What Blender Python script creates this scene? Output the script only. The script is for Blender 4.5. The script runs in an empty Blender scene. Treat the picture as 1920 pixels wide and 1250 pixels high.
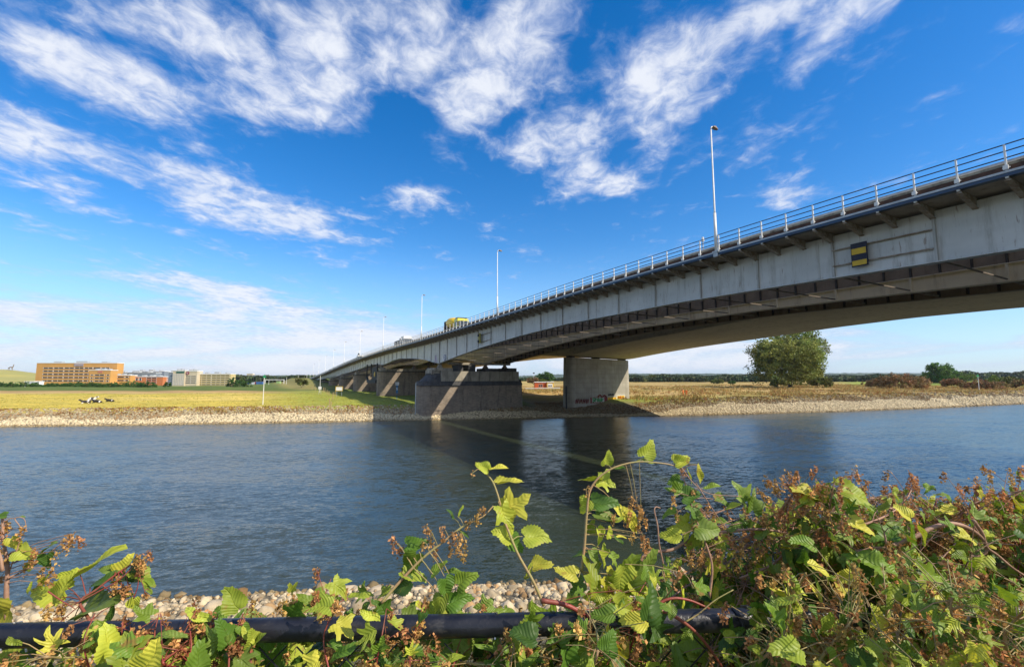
import bpy, bmesh, math, random
import numpy as np
from mathutils import Vector, Matrix, Euler
rng = np.random.default_rng(7); random.seed(7)
S = bpy.context.scene
COL = S.collection
# ------------------------------------------------------------------ camera
F = 853.33; CX, CY, HOR, CZ = 960.0, 625.0, 708.0, 8.2
PITCH = math.atan((HOR-CY)/F); YAW = math.radians(28.215)
Fh = np.array([math.sin(YAW), math.cos(YAW), 0.]); RT = np.array([math.cos(YAW), -math.sin(YAW), 0.]); UP = np.array([0, 0, 1.])
fw = Fh*math.cos(PITCH)+UP*math.sin(PITCH); cup = UP*math.cos(PITCH)-Fh*math.sin(PITCH)
O = np.array([0, 0, CZ])
def ray(x, y): return fw+RT*(x-CX)/F+cup*(CY-y)/F
def on(ax, x, y, v):                     # point where the sight line meets the plane coordinate[ax] = v
    d = ray(x, y); return O+d*((v-O[ax])/d[ax])
def at(x, y, dep):                       # point at a horizontal depth
    d = ray(x, y); return O+d*(dep/(d@Fh))
cam = bpy.data.cameras.new('camera'); camo = bpy.data.objects.new('camera', cam); COL.objects.link(camo)
cam.sensor_width = 36; cam.lens = 36*F/1920; cam.clip_start = .05; cam.clip_end = 20000
camo.location = O; camo.rotation_euler = Euler((math.pi/2+PITCH, 0, -YAW))
S.camera = camo
# ------------------------------------------------------------------ sun
EL = math.radians(40); HX, HY = .583, -.813
sdir = Vector((HX*math.cos(EL), HY*math.cos(EL), math.sin(EL)))
sl = bpy.data.lights.new('sun', 'SUN'); sl.energy = 3.9; sl.angle = math.radians(.5); sl.color = (1, .89, .73)
so = bpy.data.objects.new('sun', sl); COL.objects.link(so); so.rotation_euler = sdir.to_track_quat('Z', 'Y').to_euler()
S.view_settings.view_transform = 'Standard'; S.view_settings.look = 'None'; S.view_settings.exposure = 0.58; S.view_settings.gamma = 1
S.cycles.max_bounces = 6; S.cycles.use_denoising = True; S.cycles.volume_bounces = 0
# ------------------------------------------------------------------ node helper
class NT:
    def __init__(s, t): s.t = t; s.n = t.nodes; s.l = t.links; s.n.clear()
    def a(s, typ, ins=None, **kw):
        nd = s.n.new(typ)
        for k, v in kw.items(): setattr(nd, k, v)
        for k, v in (ins or {}).items():
            sock = nd.inputs[k]
            if isinstance(v, bpy.types.NodeSocket): s.l.new(v, sock)
            elif isinstance(v, bpy.types.Node): s.l.new(v.outputs[0], sock)
            else: sock.default_value = v
        return nd
    def m(s, op, a, b=0., c=0., clamp=False):
        return s.a('ShaderNodeMath', {0: a, 1: b, 2: c}, operation=op, use_clamp=clamp).outputs[0]
    def mix(s, f, a, b, bt='MIX'):
        nd = s.a('ShaderNodeMix', data_type='RGBA', blend_type=bt)
        for i, v in ((0, f), (6, a), (7, b)):
            if isinstance(v, bpy.types.NodeSocket): s.l.new(v, nd.inputs[i])
            else: nd.inputs[i].default_value = v if i == 0 or len(v) == 4 else (*v, 1)
        return nd.outputs[2]
    def ss(s, v, lo, hi, a=0., b=1.):
        return s.a('ShaderNodeMapRange', {0: v, 1: lo, 2: hi, 3: a, 4: b}, interpolation_type='SMOOTHSTEP').outputs[0]
    def noise(s, vec, scale, det=4, rough=.55, dist=0.):
        nd = s.a('ShaderNodeTexNoise', {'Scale': scale, 'Detail': det, 'Roughness': rough, 'Distortion': dist})
        if vec is not None: s.l.new(vec, nd.inputs['Vector'])
        return nd.outputs[0]
    def mp(s, vec, loc=(0, 0, 0), rot=(0, 0, 0), sc=(1, 1, 1), typ='POINT'):
        return s.a('ShaderNodeMapping', {0: vec, 1: loc, 2: rot, 3: sc}, vector_type=typ).outputs[0]
# ------------------------------------------------------------------ sky
SUNROT = math.atan2(HX, HY)
w = bpy.data.worlds.new("World"); S.world = w; w.use_nodes = True
N = NT(w.node_tree)
tc = N.a('ShaderNodeTexCoord').outputs['Generated']
sky = N.a('ShaderNodeTexSky', sky_type='NISHITA', sun_disc=False, sun_elevation=EL, sun_rotation=SUNROT, air_density=1.0, dust_density=.35, ozone_density=2.2).outputs[0]
hs = N.a('ShaderNodeHueSaturation', {'Hue': .506, 'Saturation': 1.44, 'Value': .84, 'Color': sky}).outputs[0]
sep = N.a('ShaderNodeSeparateXYZ', {0: tc})
dz = N.m('MAXIMUM', sep.outputs[2], 0.0)
den = N.m('ADD', dz, .07)
fr = N.a('ShaderNodeVectorMath', {0: tc, 1: tuple(RT)}, operation='DOT_PRODUCT').outputs['Value']
ff = N.a('ShaderNodeVectorMath', {0: tc, 1: tuple(Fh)}, operation='DOT_PRODUCT').outputs['Value']
px_ = N.m('DIVIDE', fr, den); pf_ = N.m('DIVIDE', ff, den)
pl = N.a('ShaderNodeCombineXYZ', {0: px_, 1: N.m('MULTIPLY', pf_, .78), 2: 0.}).outputs[0]
n1 = N.noise(pl, 3.6, 9, .55, .3)
n2 = N.noise(N.mp(pl, (3.1, 1.7, 0)), 13, 7, .62, .5)
n3 = N.noise(N.mp(pl, (9, 4, 0)), 1.1, 4, .5, .2)
nlo = N.noise(N.mp(tc, sc=(3., 3., 16.)), 1.6, 6, .55, .6)
nn = N.m('ADD', N.m('MULTIPLY', n1, .66), N.m('MULTIPLY', n2, .34))
lw = N.ss(sep.outputs[2], .06, .22)
nn = N.m('ADD', N.m('MULTIPLY', nn, lw), N.m('MULTIPLY', N.m('ADD', N.m('MULTIPLY', nlo, .8), .1), N.m('SUBTRACT', 1., lw)))
# clouds of this sky: world directions (centre pixel, half length, half width, slope, weight)
BL = [(130,130,170,70,25,.75),(330,180,170,85,35,.65),(230,40,230,60,15,.6),(420,60,160,105,25,.9),(480,200,110,85,50,.65),(620,215,105,52,28,1.35),
 (40,240,70,90,50,.95),(60,350,120,22,20,.75),(170,380,60,18,15,.7),(330,340,170,45,20,1.1),(500,385,150,50,20,1.15),(585,420,70,25,25,.8),(250,280,120,40,25,.35),
 (600,50,120,70,40,.8),(770,60,120,85,20,.85),(800,150,110,80,40,.75),(900,190,80,50,-30,.95),(960,80,100,70,-20,.9),(1030,30,120,60,-20,.7),(850,250,70,40,10,.4),
 (1215,150,80,46,-25,1.75),(1300,190,130,36,-38,1.2),(1370,130,120,30,-42,.8),(1030,180,70,60,-45,.75),(1010,275,70,36,-40,1.5),(1110,250,60,25,-30,.7),(1085,312,44,32,-40,1.6),(1150,347,46,24,-10,2.0),
 (1540,85,135,38,-42,1.35),(1400,45,160,35,-35,.8),(1480,10,120,25,-20,.7),(1590,20,80,25,-35,.7),(1660,20,60,14,-35,.4),(770,362,62,26,18,1.9),(1480,350,55,30,-55,1.2),(1390,310,50,14,-45,.5),(1250,290,30,18,-30,.45),
 (820,275,30,30,50,.55),(290,525,190,9,6,.85),(390,535,110,24,12,1.15),(480,568,90,12,10,.75),(40,598,460,40,3,1.3),(230,655,560,75,1,1.7),(520,640,280,45,0,1.1),(640,690,300,30,0,.9),(1000,672,260,32,0,1.2),(1300,655,190,42,0,1.6),
 (1590,630,90,14,0,1.7),(1800,652,220,12,-2,1.25),(1640,662,100,9,0,1.3),(1860,682,120,9,-3,1.5),(1480,640,200,30,0,.7),(1700,690,250,8,0,.3),(1900,225,40,12,-30,.45),
 (320,125,75,18,25,-.9),(75,185,110,22,30,-.9),(255,262,90,20,20,-.9),(745,225,85,45,-20,-1.3),(600,305,170,40,5,-1.4),(510,85,14,50,10,-.7),(130,55,120,12,15,-.5),(1010,190,20,30,-30,-.5),(690,130,20,60,-10,-.5)]
acc = None
for (bx, by, a, b, ang, wt) in BL:
    d = Vector(ray(bx, by)).normalized()
    t = math.radians(ang)
    e = Vector(ray(bx+math.cos(t)*4, by+math.sin(t)*4)).normalized()-d; e.normalize()
    f2 = d.cross(e).normalized(); e = f2.cross(d)
    R = Matrix((e, f2, d)).transposed().to_euler('XYZ')
    kL = F*(ray(bx, by)@ray(bx, by))**.5/1.12
    mpv = N.mp(tc, tuple(d), tuple(R), (a/kL, b/kL, .6), 'TEXTURE')
    dd = N.a('ShaderNodeVectorMath', {0: mpv, 1: mpv}, operation='DOT_PRODUCT').outputs['Value']
    g = N.m('POWER', .3679, dd)
    acc = N.m('MULTIPLY_ADD', g, wt, 0. if acc is None else acc)
cov = N.m('MAXIMUM', N.m('MINIMUM', acc, 1.7), -.2)
# unseen clouds behind the camera fill the empty sky, thickened to brighten facing surfaces
back = N.ss(ff, .15, -.3, 0., 1.5)
cov = N.m('ADD', cov, back)
dens = N.m('ADD', N.m('MULTIPLY', cov, .40), N.m('MULTIPLY', N.m('SUBTRACT', nn, .5), 2.75))
al = N.ss(dens, .08, .90)
al = N.m('MULTIPLY', al, N.ss(n3, .2, .6, .76, .96))
ccol = N.mix(N.ss(N.m('ADD', dens, N.m('MULTIPLY', N.m('SUBTRACT', n2, .5), 1.2)), .15, 1.0), (2.45, 2.85, 3.95), (3.95, 4.12, 4.5))
hz = N.ss(sep.outputs[2], .0, .30, 1., 0.)
hcol = N.mix(N.m('MULTIPLY', hz, .62), hs, (1.75, 2.95, 4.75))
fin = N.mix(al, hcol, ccol)
bg = N.a('ShaderNodeBackground', {'Color': fin, 'Strength': .15})
N.a('ShaderNodeOutputWorld', {0: bg.outputs[0]})
# ------------------------------------------------------------------ objects helpers
def empty(name, label, cat, loc=(0, 0, 0), group=None, kind=None):
    o = bpy.data.objects.new(name, None); COL.objects.link(o); o.location = loc; o.empty_display_size = .3
    if label: o['label'] = label
    if cat: o['category'] = cat
    if group: o['group'] = group
    if kind: o['kind'] = kind
    return o
def tag(o, label=None, cat=None, group=None, kind=None):
    if label: o['label'] = label
    if cat: o['category'] = cat
    if group: o['group'] = group
    if kind: o['kind'] = kind
    return o
def link(name, me, parent=None, loc=None):
    o = bpy.data.objects.new(name, me); COL.objects.link(o)
    if parent is not None:
        o.parent = parent
        if loc is None: o.matrix_parent_inverse = Matrix.Translation(-Vector(parent.location)) if abs(parent.rotation_euler.z) < 1e-9 else Matrix.Identity(4)
    if loc is not None: o.location = loc
    return o
def arr(name, V, Fc, mat, parent=None, loc=None, col=None, uv=None, smooth=False):
    """V (n,3); Fc (m,k) int array; col (m,3|4) per-face colour -> attribute 'tint'; uv (m,k,2)"""
    V = np.asarray(V, np.float32); Fc = np.asarray(Fc, np.int32)
    me = bpy.data.meshes.new(name); m, k = Fc.shape
    me.vertices.add(len(V)); me.vertices.foreach_set('co', V.ravel())
    me.loops.add(m*k); me.loops.foreach_set('vertex_index', Fc.ravel())
    me.polygons.add(m); me.polygons.foreach_set('loop_start', np.arange(0, m*k, k, dtype=np.int32))
    try: me.polygons.foreach_set('loop_total', np.full(m, k, np.int32))
    except Exception: pass
    if smooth: me.polygons.foreach_set('use_smooth', np.ones(m, bool))
    me.update(calc_edges=True)
    if col is not None:
        c = np.asarray(col, np.float32)
        if c.shape[0] == m:
            at_ = me.attributes.new('tint', 'FLOAT_COLOR', 'FACE')
        else: at_ = me.attributes.new('tint', 'FLOAT_COLOR', 'POINT')
        c4 = np.ones((len(c), 4), np.float32); c4[:, :3] = c[:, :3]
        at_.data.foreach_set('color', c4.ravel())
    if uv is not None:
        ul = me.uv_layers.new(name='uv'); ul.data.foreach_set('uv', np.asarray(uv, np.float32).ravel())
    if mat: me.materials.append(mat)
    return link(name, me, parent, loc)
class MB:
    """collects boxes, tubes and prisms into one mesh"""
    def __init__(s): s.v = []; s.f = []
    def add(s, v, f):
        b = len(s.v); s.v += [tuple(map(float, p)) for p in v]; s.f += [tuple(i+b for i in q) for q in f]; return s
    def box(s, x0, x1, y0, y1, z0, z1):
        return s.add([(x, y, z) for z in (z0, z1) for (x, y) in ((x0, y0), (x1, y0), (x1, y1), (x0, y1))],
                     [(3, 2, 1, 0), (4, 5, 6, 7), (0, 1, 5, 4), (1, 2, 6, 5), (2, 3, 7, 6), (3, 0, 4, 7)])
    def hexa(s, p): return s.add(p, [(3, 2, 1, 0), (4, 5, 6, 7), (0, 1, 5, 4), (1, 2, 6, 5), (2, 3, 7, 6), (3, 0, 4, 7)])
    def bar(s, a, b, w, h):
        a = Vector(a); b = Vector(b); d = (b-a).normalized(); u = Vector((0, 0, 1))
        if abs(d.z) > .95: u = Vector((1, 0, 0))
        r = d.cross(u).normalized()*w/2; u = r.cross(d).normalized()*h/2
        return s.hexa([a-r-u, a+r-u, b+r-u, b-r-u, a-r+u, a+r+u, b+r+u, b-r+u])
    def tube(s, pts, r, n=8, r1=None, cap=True):
        P = [Vector(p) for p in pts]; m = len(P); r1 = r if r1 is None else r1; v = []; f = []
        d = (P[1]-P[0]).normalized(); u = d.orthogonal().normalized()
        for i, p in enumerate(P):
            d = (P[min(i+1, m-1)]-P[max(i-1, 0)]).normalized(); u = (u-d*u.dot(d)).normalized(); q = d.cross(u)
            rr = r+(r1-r)*i/(m-1)
            v += [p+(u*math.cos(2*math.pi*j/n)+q*math.sin(2*math.pi*j/n))*rr for j in range(n)]
        for i in range(m-1):
            for j in range(n): f.append((i*n+j, i*n+(j+1) % n, (i+1)*n+(j+1) % n, (i+1)*n+j))
        if cap: f += [tuple(range(n))[::-1], tuple(range((m-1)*n, m*n))]
        return s.add(v, f)
    def strip(s, ys, prof):
        """sweep closed profile(s) along Y; prof(y)->list of (x,z)"""
        v = []; k = None; f = []
        for y in ys:
            p = prof(y); k = len(p); v += [(x, y, z) for x, z in p]
        for i in range(len(ys)-1):
            for j in range(k): f.append((i*k+j, (i+1)*k+j, (i+1)*k+(j+1) % k, i*k+(j+1) % k))
        f += [tuple(range(k)), tuple(range((len(ys)-1)*k, len(ys)*k))[::-1]]
        return s.add(v, f)
    def prism(s, poly, z0, z1, poly2=None):
        k = len(poly); p2 = poly2 or poly
        return s.add([(x, y, z0) for x, y in poly]+[(x, y, z1) for x, y in p2],
                     [tuple(range(k))[::-1], tuple(range(k, 2*k))]+[(j, (j+1) % k, k+(j+1) % k, k+j) for j in range(k)])
    def mesh(s, name, mat, bevel=0, smooth=False):
        me = bpy.data.meshes.new(name); me.from_pydata(s.v, [], s.f)
        if bevel:
            bm = bmesh.new(); bm.from_mesh(me); bmesh.ops.recalc_face_normals(bm, faces=bm.faces)
            es = [e for e in bm.edges if len(e.link_faces) == 2 and e.calc_face_angle(0) > .6]
            bmesh.ops.bevel(bm, geom=es, offset=bevel, segments=2, affect='EDGES'); bm.to_mesh(me); bm.free()
        else:
            bm = bmesh.new(); bm.from_mesh(me); bmesh.ops.recalc_face_normals(bm, faces=bm.faces); bm.to_mesh(me); bm.free()
        if smooth: me.shade_smooth()
        if mat: me.materials.append(mat)
        return me
    def build(s, name, mat, parent=None, bevel=0, smooth=False, loc=None):
        return link(name, s.mesh(name, mat, bevel, smooth), parent, loc)
def sst(x, a, b):
    t = np.clip((np.asarray(x, float)-a)/(b-a), 0, 1); return t*t*(3-2*t)
# ------------------------------------------------------------------ materials
def M(name, c1, c2=None, scale=1., rough=.7, bump=0., bscale=None, metal=0., tint=False, det=6, coords='obj', stretch=(1, 1, 1), extra=None, spec=.4):
    m = bpy.data.materials.new(name); m.use_nodes = True; n = NT(m.node_tree)
    g = n.a('ShaderNodeNewGeometry').outputs['Position'] if coords == 'world' else n.a('ShaderNodeTexCoord').outputs['Object']
    v = n.mp(g, sc=stretch)
    f = n.noise(v, scale, det, .6)
    f = n.ss(f, .32, .68)
    c = n.mix(f, c1, c2 or c1)
    if tint:
        t = n.a('ShaderNodeAttribute', attribute_name='tint').outputs['Color']
        c = n.mix(1., c, t, 'MULTIPLY')
    if extra: c = extra(n, v, c, g)
    b = n.a('ShaderNodeBsdfPrincipled', {'Base Color': c, 'Roughness': rough, 'Metallic': metal, 'Specular IOR Level': spec})
    if bump:
        bn = n.noise(v, bscale or scale*4, 5, .6)
        bb = n.a('ShaderNodeBump', {'Strength': 1., 'Distance': bump, 'Height': bn}); n.l.new(bb.outputs[0], b.inputs['Normal'])
    n.a('ShaderNodeOutputMaterial', {0: b.outputs[0]})
    return m
def streaks(colr, amount, xs=2.2, zs=.25, lo=.5, hi=.75):
    def f(n, v, c, g):
        s = n.noise(n.mp(g, sc=(xs, xs, zs)), 1., 6, .65)
        return n.mix(n.m('MULTIPLY', n.ss(s, lo, hi), amount), c, colr)
    return f
def girder_paint(n, v, c, g):
    s = n.noise(n.mp(g, sc=(1.5, 1.5, .18)), 1., 7, .7)
    c = n.mix(n.m('MULTIPLY', n.ss(s, .48, .74), .7), c, (.20, .175, .13))
    p = n.noise(n.mp(g, sc=(.25, .25, 1.2)), 1., 4, .5)
    c = n.mix(n.m('MULTIPLY', n.ss(p, .45, .7), .25), c, (.36, .37, .36))
    r = n.noise(n.mp(g, sc=(5, 5, .8)), 1., 5, .6)
    return n.mix(n.m('MULTIPLY', n.ss(r, .60, .70), .6), c, (.16, .08, .035))
PAINT = M('grey_girder_paint', (.47, .48, .455), (.56, .565, .535), .35, .5, .004, 3, extra=girder_paint)
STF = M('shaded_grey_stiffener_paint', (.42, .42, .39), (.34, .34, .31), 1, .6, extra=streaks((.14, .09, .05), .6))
WHITE = M('white_paint', (.78, .78, .76), (.66, .65, .6), 2, .4)
BEIGE = M('stained_beige_paint', (.86, .75, .57), (.77, .66, .50), .9, .6, .004, 3, extra=streaks((.3, .2, .11), .5))
DARKST = M('dark_grey_steel', (.28, .215, .155), (.20, .155, .115), 1.2, .7, extra=streaks((.12, .06, .03), .5))
UNDER = M('grimy_deck_underside', (.40, .345, .28), (.30, .26, .215), .8, .85, extra=streaks((.13, .075, .04), .5))
STRUT = M('dark_brace_paint', (.06, .052, .045), (.04, .036, .03), 3, .7); STRL = M('brown_strut_paint', (.2, .165, .13), (.13, .11, .09), 3, .7)
BLUEST = M('blue_grey_edge_steel', (.025, .06, .12), (.03, .05, .09), 2, .4)
RUST = M('rusty_brown_steel', (.11, .055, .035), (.055, .032, .024), 3, .8, .01, 10)
BRK = M('stained_bracket_paint', (.36, .32, .26), (.20, .14, .09), 3, .7)
GALV = M('galvanised_steel', (.50, .51, .50), (.38, .39, .38), 3, .45, metal=.3)
RAILBL = M('dark_blue_rail_paint', (.02, .03, .055), (.03, .04, .07), 4, .4)
ASPH = M('asphalt', (.05, .05, .052), (.065, .064, .062), 3, .9)
def conc_extra(n, v, c, g):
    br = n.a('ShaderNodeTexBrick', {'Vector': n.mp(g, rot=(math.pi/2, 0, 0)), 'Scale': 1., 'Mortar Size': .035, 'Mortar Smooth': .6, 'Brick Width': 2.2, 'Row Height': 1.15,
                                    'Color1': (1, 1, 1, 1), 'Color2': (.86, .86, .84, 1), 'Mortar': (.55, .53, .5, 1), 'Bias': 0.}, offset=0.)
    c = n.mix(.8, c, br.outputs[0], 'MULTIPLY')
    s = n.noise(n.mp(g, sc=(1.4, 1.4, .16)), 1., 6, .65)
    c = n.mix(n.m('MULTIPLY', n.ss(s, .48, .75), .45), c, (.17, .15, .115))
    return c
CONC = M('board_marked_concrete', (.43, .40, .33), (.34, .315, .26), .5, .85, .02, 6, extra=conc_extra)
CONC2 = M('smooth_soffit_concrete', (.60, .52, .39), (.52, .44, .33), .25, .85, .01, 4, stretch=(1, .3, 1), extra=streaks((.20, .16, .11), .5, 1.2, 1.2, .5, .72))
CAPC = M('weathered_cap_concrete', (.36, .33, .26), (.26, .235, .185), .8, .9, .02, 6, extra=streaks((.085, .07, .05), .8, 1.6, .16, .45, .7))
def stone_extra(n, v, c, g):
    br = n.a('ShaderNodeTexBrick', {'Vector': n.mp(g, rot=(math.pi/2, 0, 0)), 'Scale': 1., 'Mortar Size': .012, 'Mortar Smooth': .4, 'Brick Width': .55, 'Row Height': .16,
                                    'Color1': (1, 1, 1, 1), 'Color2': (.68, .66, .64, 1), 'Mortar': (.75, .75, .72, 1), 'Bias': 0.})
    c = n.mix(.85, c, br.outputs[0], 'MULTIPLY')
    s = n.noise(n.mp(g, sc=(1.1, 1.1, .2)), 1., 7, .65)
    c = n.mix(n.m('MULTIPLY', n.ss(s, .5, .72), .7), c, (.06, .05, .045))
    s2 = n.noise(n.mp(g, (5, 5, 5), sc=(2.5, 2.5, 2.2)), 1., 6, .65)
    return n.mix(n.m('MULTIPLY', n.ss(s2, .63, .72), .45), c, (.42, .40, .34))
BRICK = M('dark_brown_brickwork', (.31, .255, .195), (.245, .205, .16), .6, .9, .01, 6, extra=stone_extra)
DSTONE = M('dark_stone_ledge', (.075, .078, .08), (.045, .047, .05), 1.2, .85, .02, 5, extra=streaks((.16, .11, .08), .5))
YELL = M('yellow_paint', (.62, .40, .015), (.5, .32, .02), 2, .5)
NAVY = M('dark_navy_paint', (.012, .014, .03), (.018, .02, .038), 2, .6)
BLACK = M('black_rubber', (.02, .02, .02), (.03, .03, .03), 4, .7)
GLASS = M('dark_window_glass', (.03, .045, .055), (.05, .065, .08), .4, .12, spec=.8)
# ------------------------------------------------------------------ terrain
FB = np.array([(-2500, 1100), (-300, 205), (-120, 140), (-39, 109), (-16, 100.6), (9, 92.6), (28, 86.4), (48, 80.6), (70, 73.6), (96.5, 67), (120.6, 61.6), (160, 56), (211, 51.4), (600, 30), (4000, -160)])
NB = np.array([(-2500, 1010), (-300, 145), (-60, 45), (-8, 23.8), (-1.4, 21.2), (2.2, 19.8), (5.9, 18.2), (9.9, 16.4), (14.6, 13.8), (17.3, 12.2), (60, -6), (300, -90), (4000, -1200)])
def Yb(x): return np.interp(x, FB[:, 0], FB[:, 1])
def Yn(x): return np.interp(x, NB[:, 0], NB[:, 1])
wob = lambda x, y, s, k=0.: np.sin(x/s+1.3*np.sin(y/s*.7+k))*np.cos(y/s*1.1+.8*np.sin(x/s*.9+k))
def Wd(x): return 8.5+36*np.exp(-((np.asarray(x, float)-65)/9.)**2)
def top(x): return 2.35+1.1*sst(x, 40, 130)
def H(x, y):
    x = np.asarray(x, float); y = np.asarray(y, float)
    d = (y-Yb(x))*.93; dn = (Yn(x)-y)*.93
    h = np.clip(d/Wd(x), 0, 1); far = top(x)*(h**.85)+.25*wob(x, y, 6.)*sst(d, 5, 30)+.35*sst(d, 12, 60)
    zr = x*Fh[0]+y*Fh[1]
    lm = 1-sst(x, -12, 22)
    far = far+lm*(sst(zr, 196, 216)*1.1-2.3*sst(zr, 220, 250))
    emb = sst(y, 200, 420)*sst(22-np.abs(x-42), -6, 8)*5.   # approach embankment under the far end of the bridge
    far = far+emb
    near = np.interp(dn, [0, 9, 16.8], [0, 3.0, 6.6])+.12*wob(x, y, 1.1)*sst(dn, 0, 2)*sst(16-dn, 0, 4)
    bed = -np.clip(np.minimum(-d, -dn)*.35, 0, 3)
    return np.where(d > 0, far, np.where(dn > 0, near, bed))
def ground_tint(x, y):
    d = (y-Yb(x))*.93; dn = (Yn(x)-y)*.93; zr = x*Fh[0]+y*Fh[1]
    lef = (1-sst(x, 18, 40))[:, None]; c3 = lambda *a: np.array(a)[None, :]
    lp = lambda a, b, t: a*(1-t)+b*t
    T = lambda v, a, b: sst(v, a, b)[:, None]
    yel = c3(.62, .50, .10); grn = c3(.25, .33, .05); gold = c3(.55, .40, .16); brn = c3(.26, .18, .09); dgr = c3(.13, .18, .045)
    L = lp(yel, grn, .35*T(wob(x, y, 23.)+.4*wob(x, y, 5.), .1, .8))
    L = lp(L, c3(.72, .56, .16), T(wob(x*.5, y, 11., 2.), .1, .8)*.7)
    L = lp(L, gold, T(zr, 158, 164)); L = lp(L, c3(.40, .25, .12), T(zr, 172, 176)*.6); L = lp(L, dgr, T(zr, 192, 197))
    L = lp(L, grn, T(x, -8, 14)*(1-T(zr, 185, 195))*.75)
    L = lp(L, c3(.40, .33, .12), T(y, 205, 260)*T(x, 2, 16)*.7)
    Rr = lp(gold*.9, c3(.33, .26, .08), T(wob(x, y, 14., 1.)+.5*wob(x, y, 4.), -.2, .7))
    Rr = lp(Rr, grn, T(wob(x*.3, y*.6, 30., 4.), .0, .7)*.65)
    tt = (x*RT[0]+y*RT[1])/np.maximum(zr, 1); Rr = lp(Rr, c3(.30, .38, .07), T(zr, 225, 262)*T(tt, .70, .76))
    Rr = lp(Rr, c3(.24, .34, .06), (1-T(zr, 118, 132))*(1-T(x, 85, 120))*.8)
    Rr = lp(Rr, brn, (1-T(zr, 170, 200))*T(x, 150, 175)*.55)
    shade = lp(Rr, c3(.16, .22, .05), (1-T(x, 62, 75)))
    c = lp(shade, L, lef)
    sto = c3(.30, .25, .17)
    c = lp(sto, c, T(d*8.5/Wd(x), 5.0, 8.0))
    nearc = lp(c3(.22, .19, .13), c3(.10, .12, .035), T(dn, 13, 18))
    return np.where((d > -1)[:, None], c, nearc)
xs = np.unique(np.concatenate([np.linspace(-2500, -120, 40), np.arange(-120, -14, 3.), np.arange(-14, 30, .8), np.arange(30, 250, 2.2), np.geomspace(250, 4000, 50)]))
rows_n = np.concatenate([-np.geomspace(400, 18, 14), -np.arange(17.5, 0, -.6), [0]])
rows_b = np.linspace(0.04, .96, 12)
rows_f = np.concatenate([np.arange(0, 12, .7), np.arange(12, 60, 2.), np.arange(60, 420, 4.), np.geomspace(420, 9000, 34)])
P = []
for r in rows_n: P.append(np.stack([xs, Yn(xs)+r], 1))
for r in rows_b: P.append(np.stack([xs, Yn(xs)*(1-r)+Yb(xs)*r], 1))
for r in rows_f: P.append(np.stack([xs, Yb(xs)+r], 1))
P = np.concatenate(P); nx = len(xs); nr = len(P)//nx
Z = H(P[:, 0], P[:, 1]); V = np.column_stack([P, Z])
ii = np.arange((nr-1)*nx).reshape(nr-1, nx)[:, :-1].ravel()
Fc = np.stack([ii, ii+1, ii+nx+1, ii+nx], 1)
def ground_mat():
    m = bpy.data.materials.new('riverbank_ground'); m.use_nodes = True; n = NT(m.node_tree)
    g = n.a('ShaderNodeNewGeometry').outputs['Position']
    t = n.a('ShaderNodeAttribute', attribute_name='tint').outputs['Color']
    a = n.noise(n.mp(g, sc=(.5, 1.1, .5)), .35, 8, .68); b = n.noise(g, 2.2, 6, .7)
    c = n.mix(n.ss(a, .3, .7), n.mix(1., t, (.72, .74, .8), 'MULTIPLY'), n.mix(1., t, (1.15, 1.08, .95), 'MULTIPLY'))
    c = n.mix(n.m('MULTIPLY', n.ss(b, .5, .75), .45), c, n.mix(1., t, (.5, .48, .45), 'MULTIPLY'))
    bs = n.a('ShaderNodeBsdfPrincipled', {'Base Color': c, 'Roughness': .95, 'Specular IOR Level': .1})
    bb = n.a('ShaderNodeBump', {'Strength': 1., 'Distance': .25, 'Height': n.noise(g, 1.6, 6, .7)}); n.l.new(bb.outputs[0], bs.inputs['Normal'])
    n.a('ShaderNodeOutputMaterial', {0: bs.outputs[0]}); return m
gr = arr('ground', V, Fc, ground_mat(), col=ground_tint(P[:, 0], P[:, 1]), smooth=True); tag(gr, kind='structure')
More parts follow.
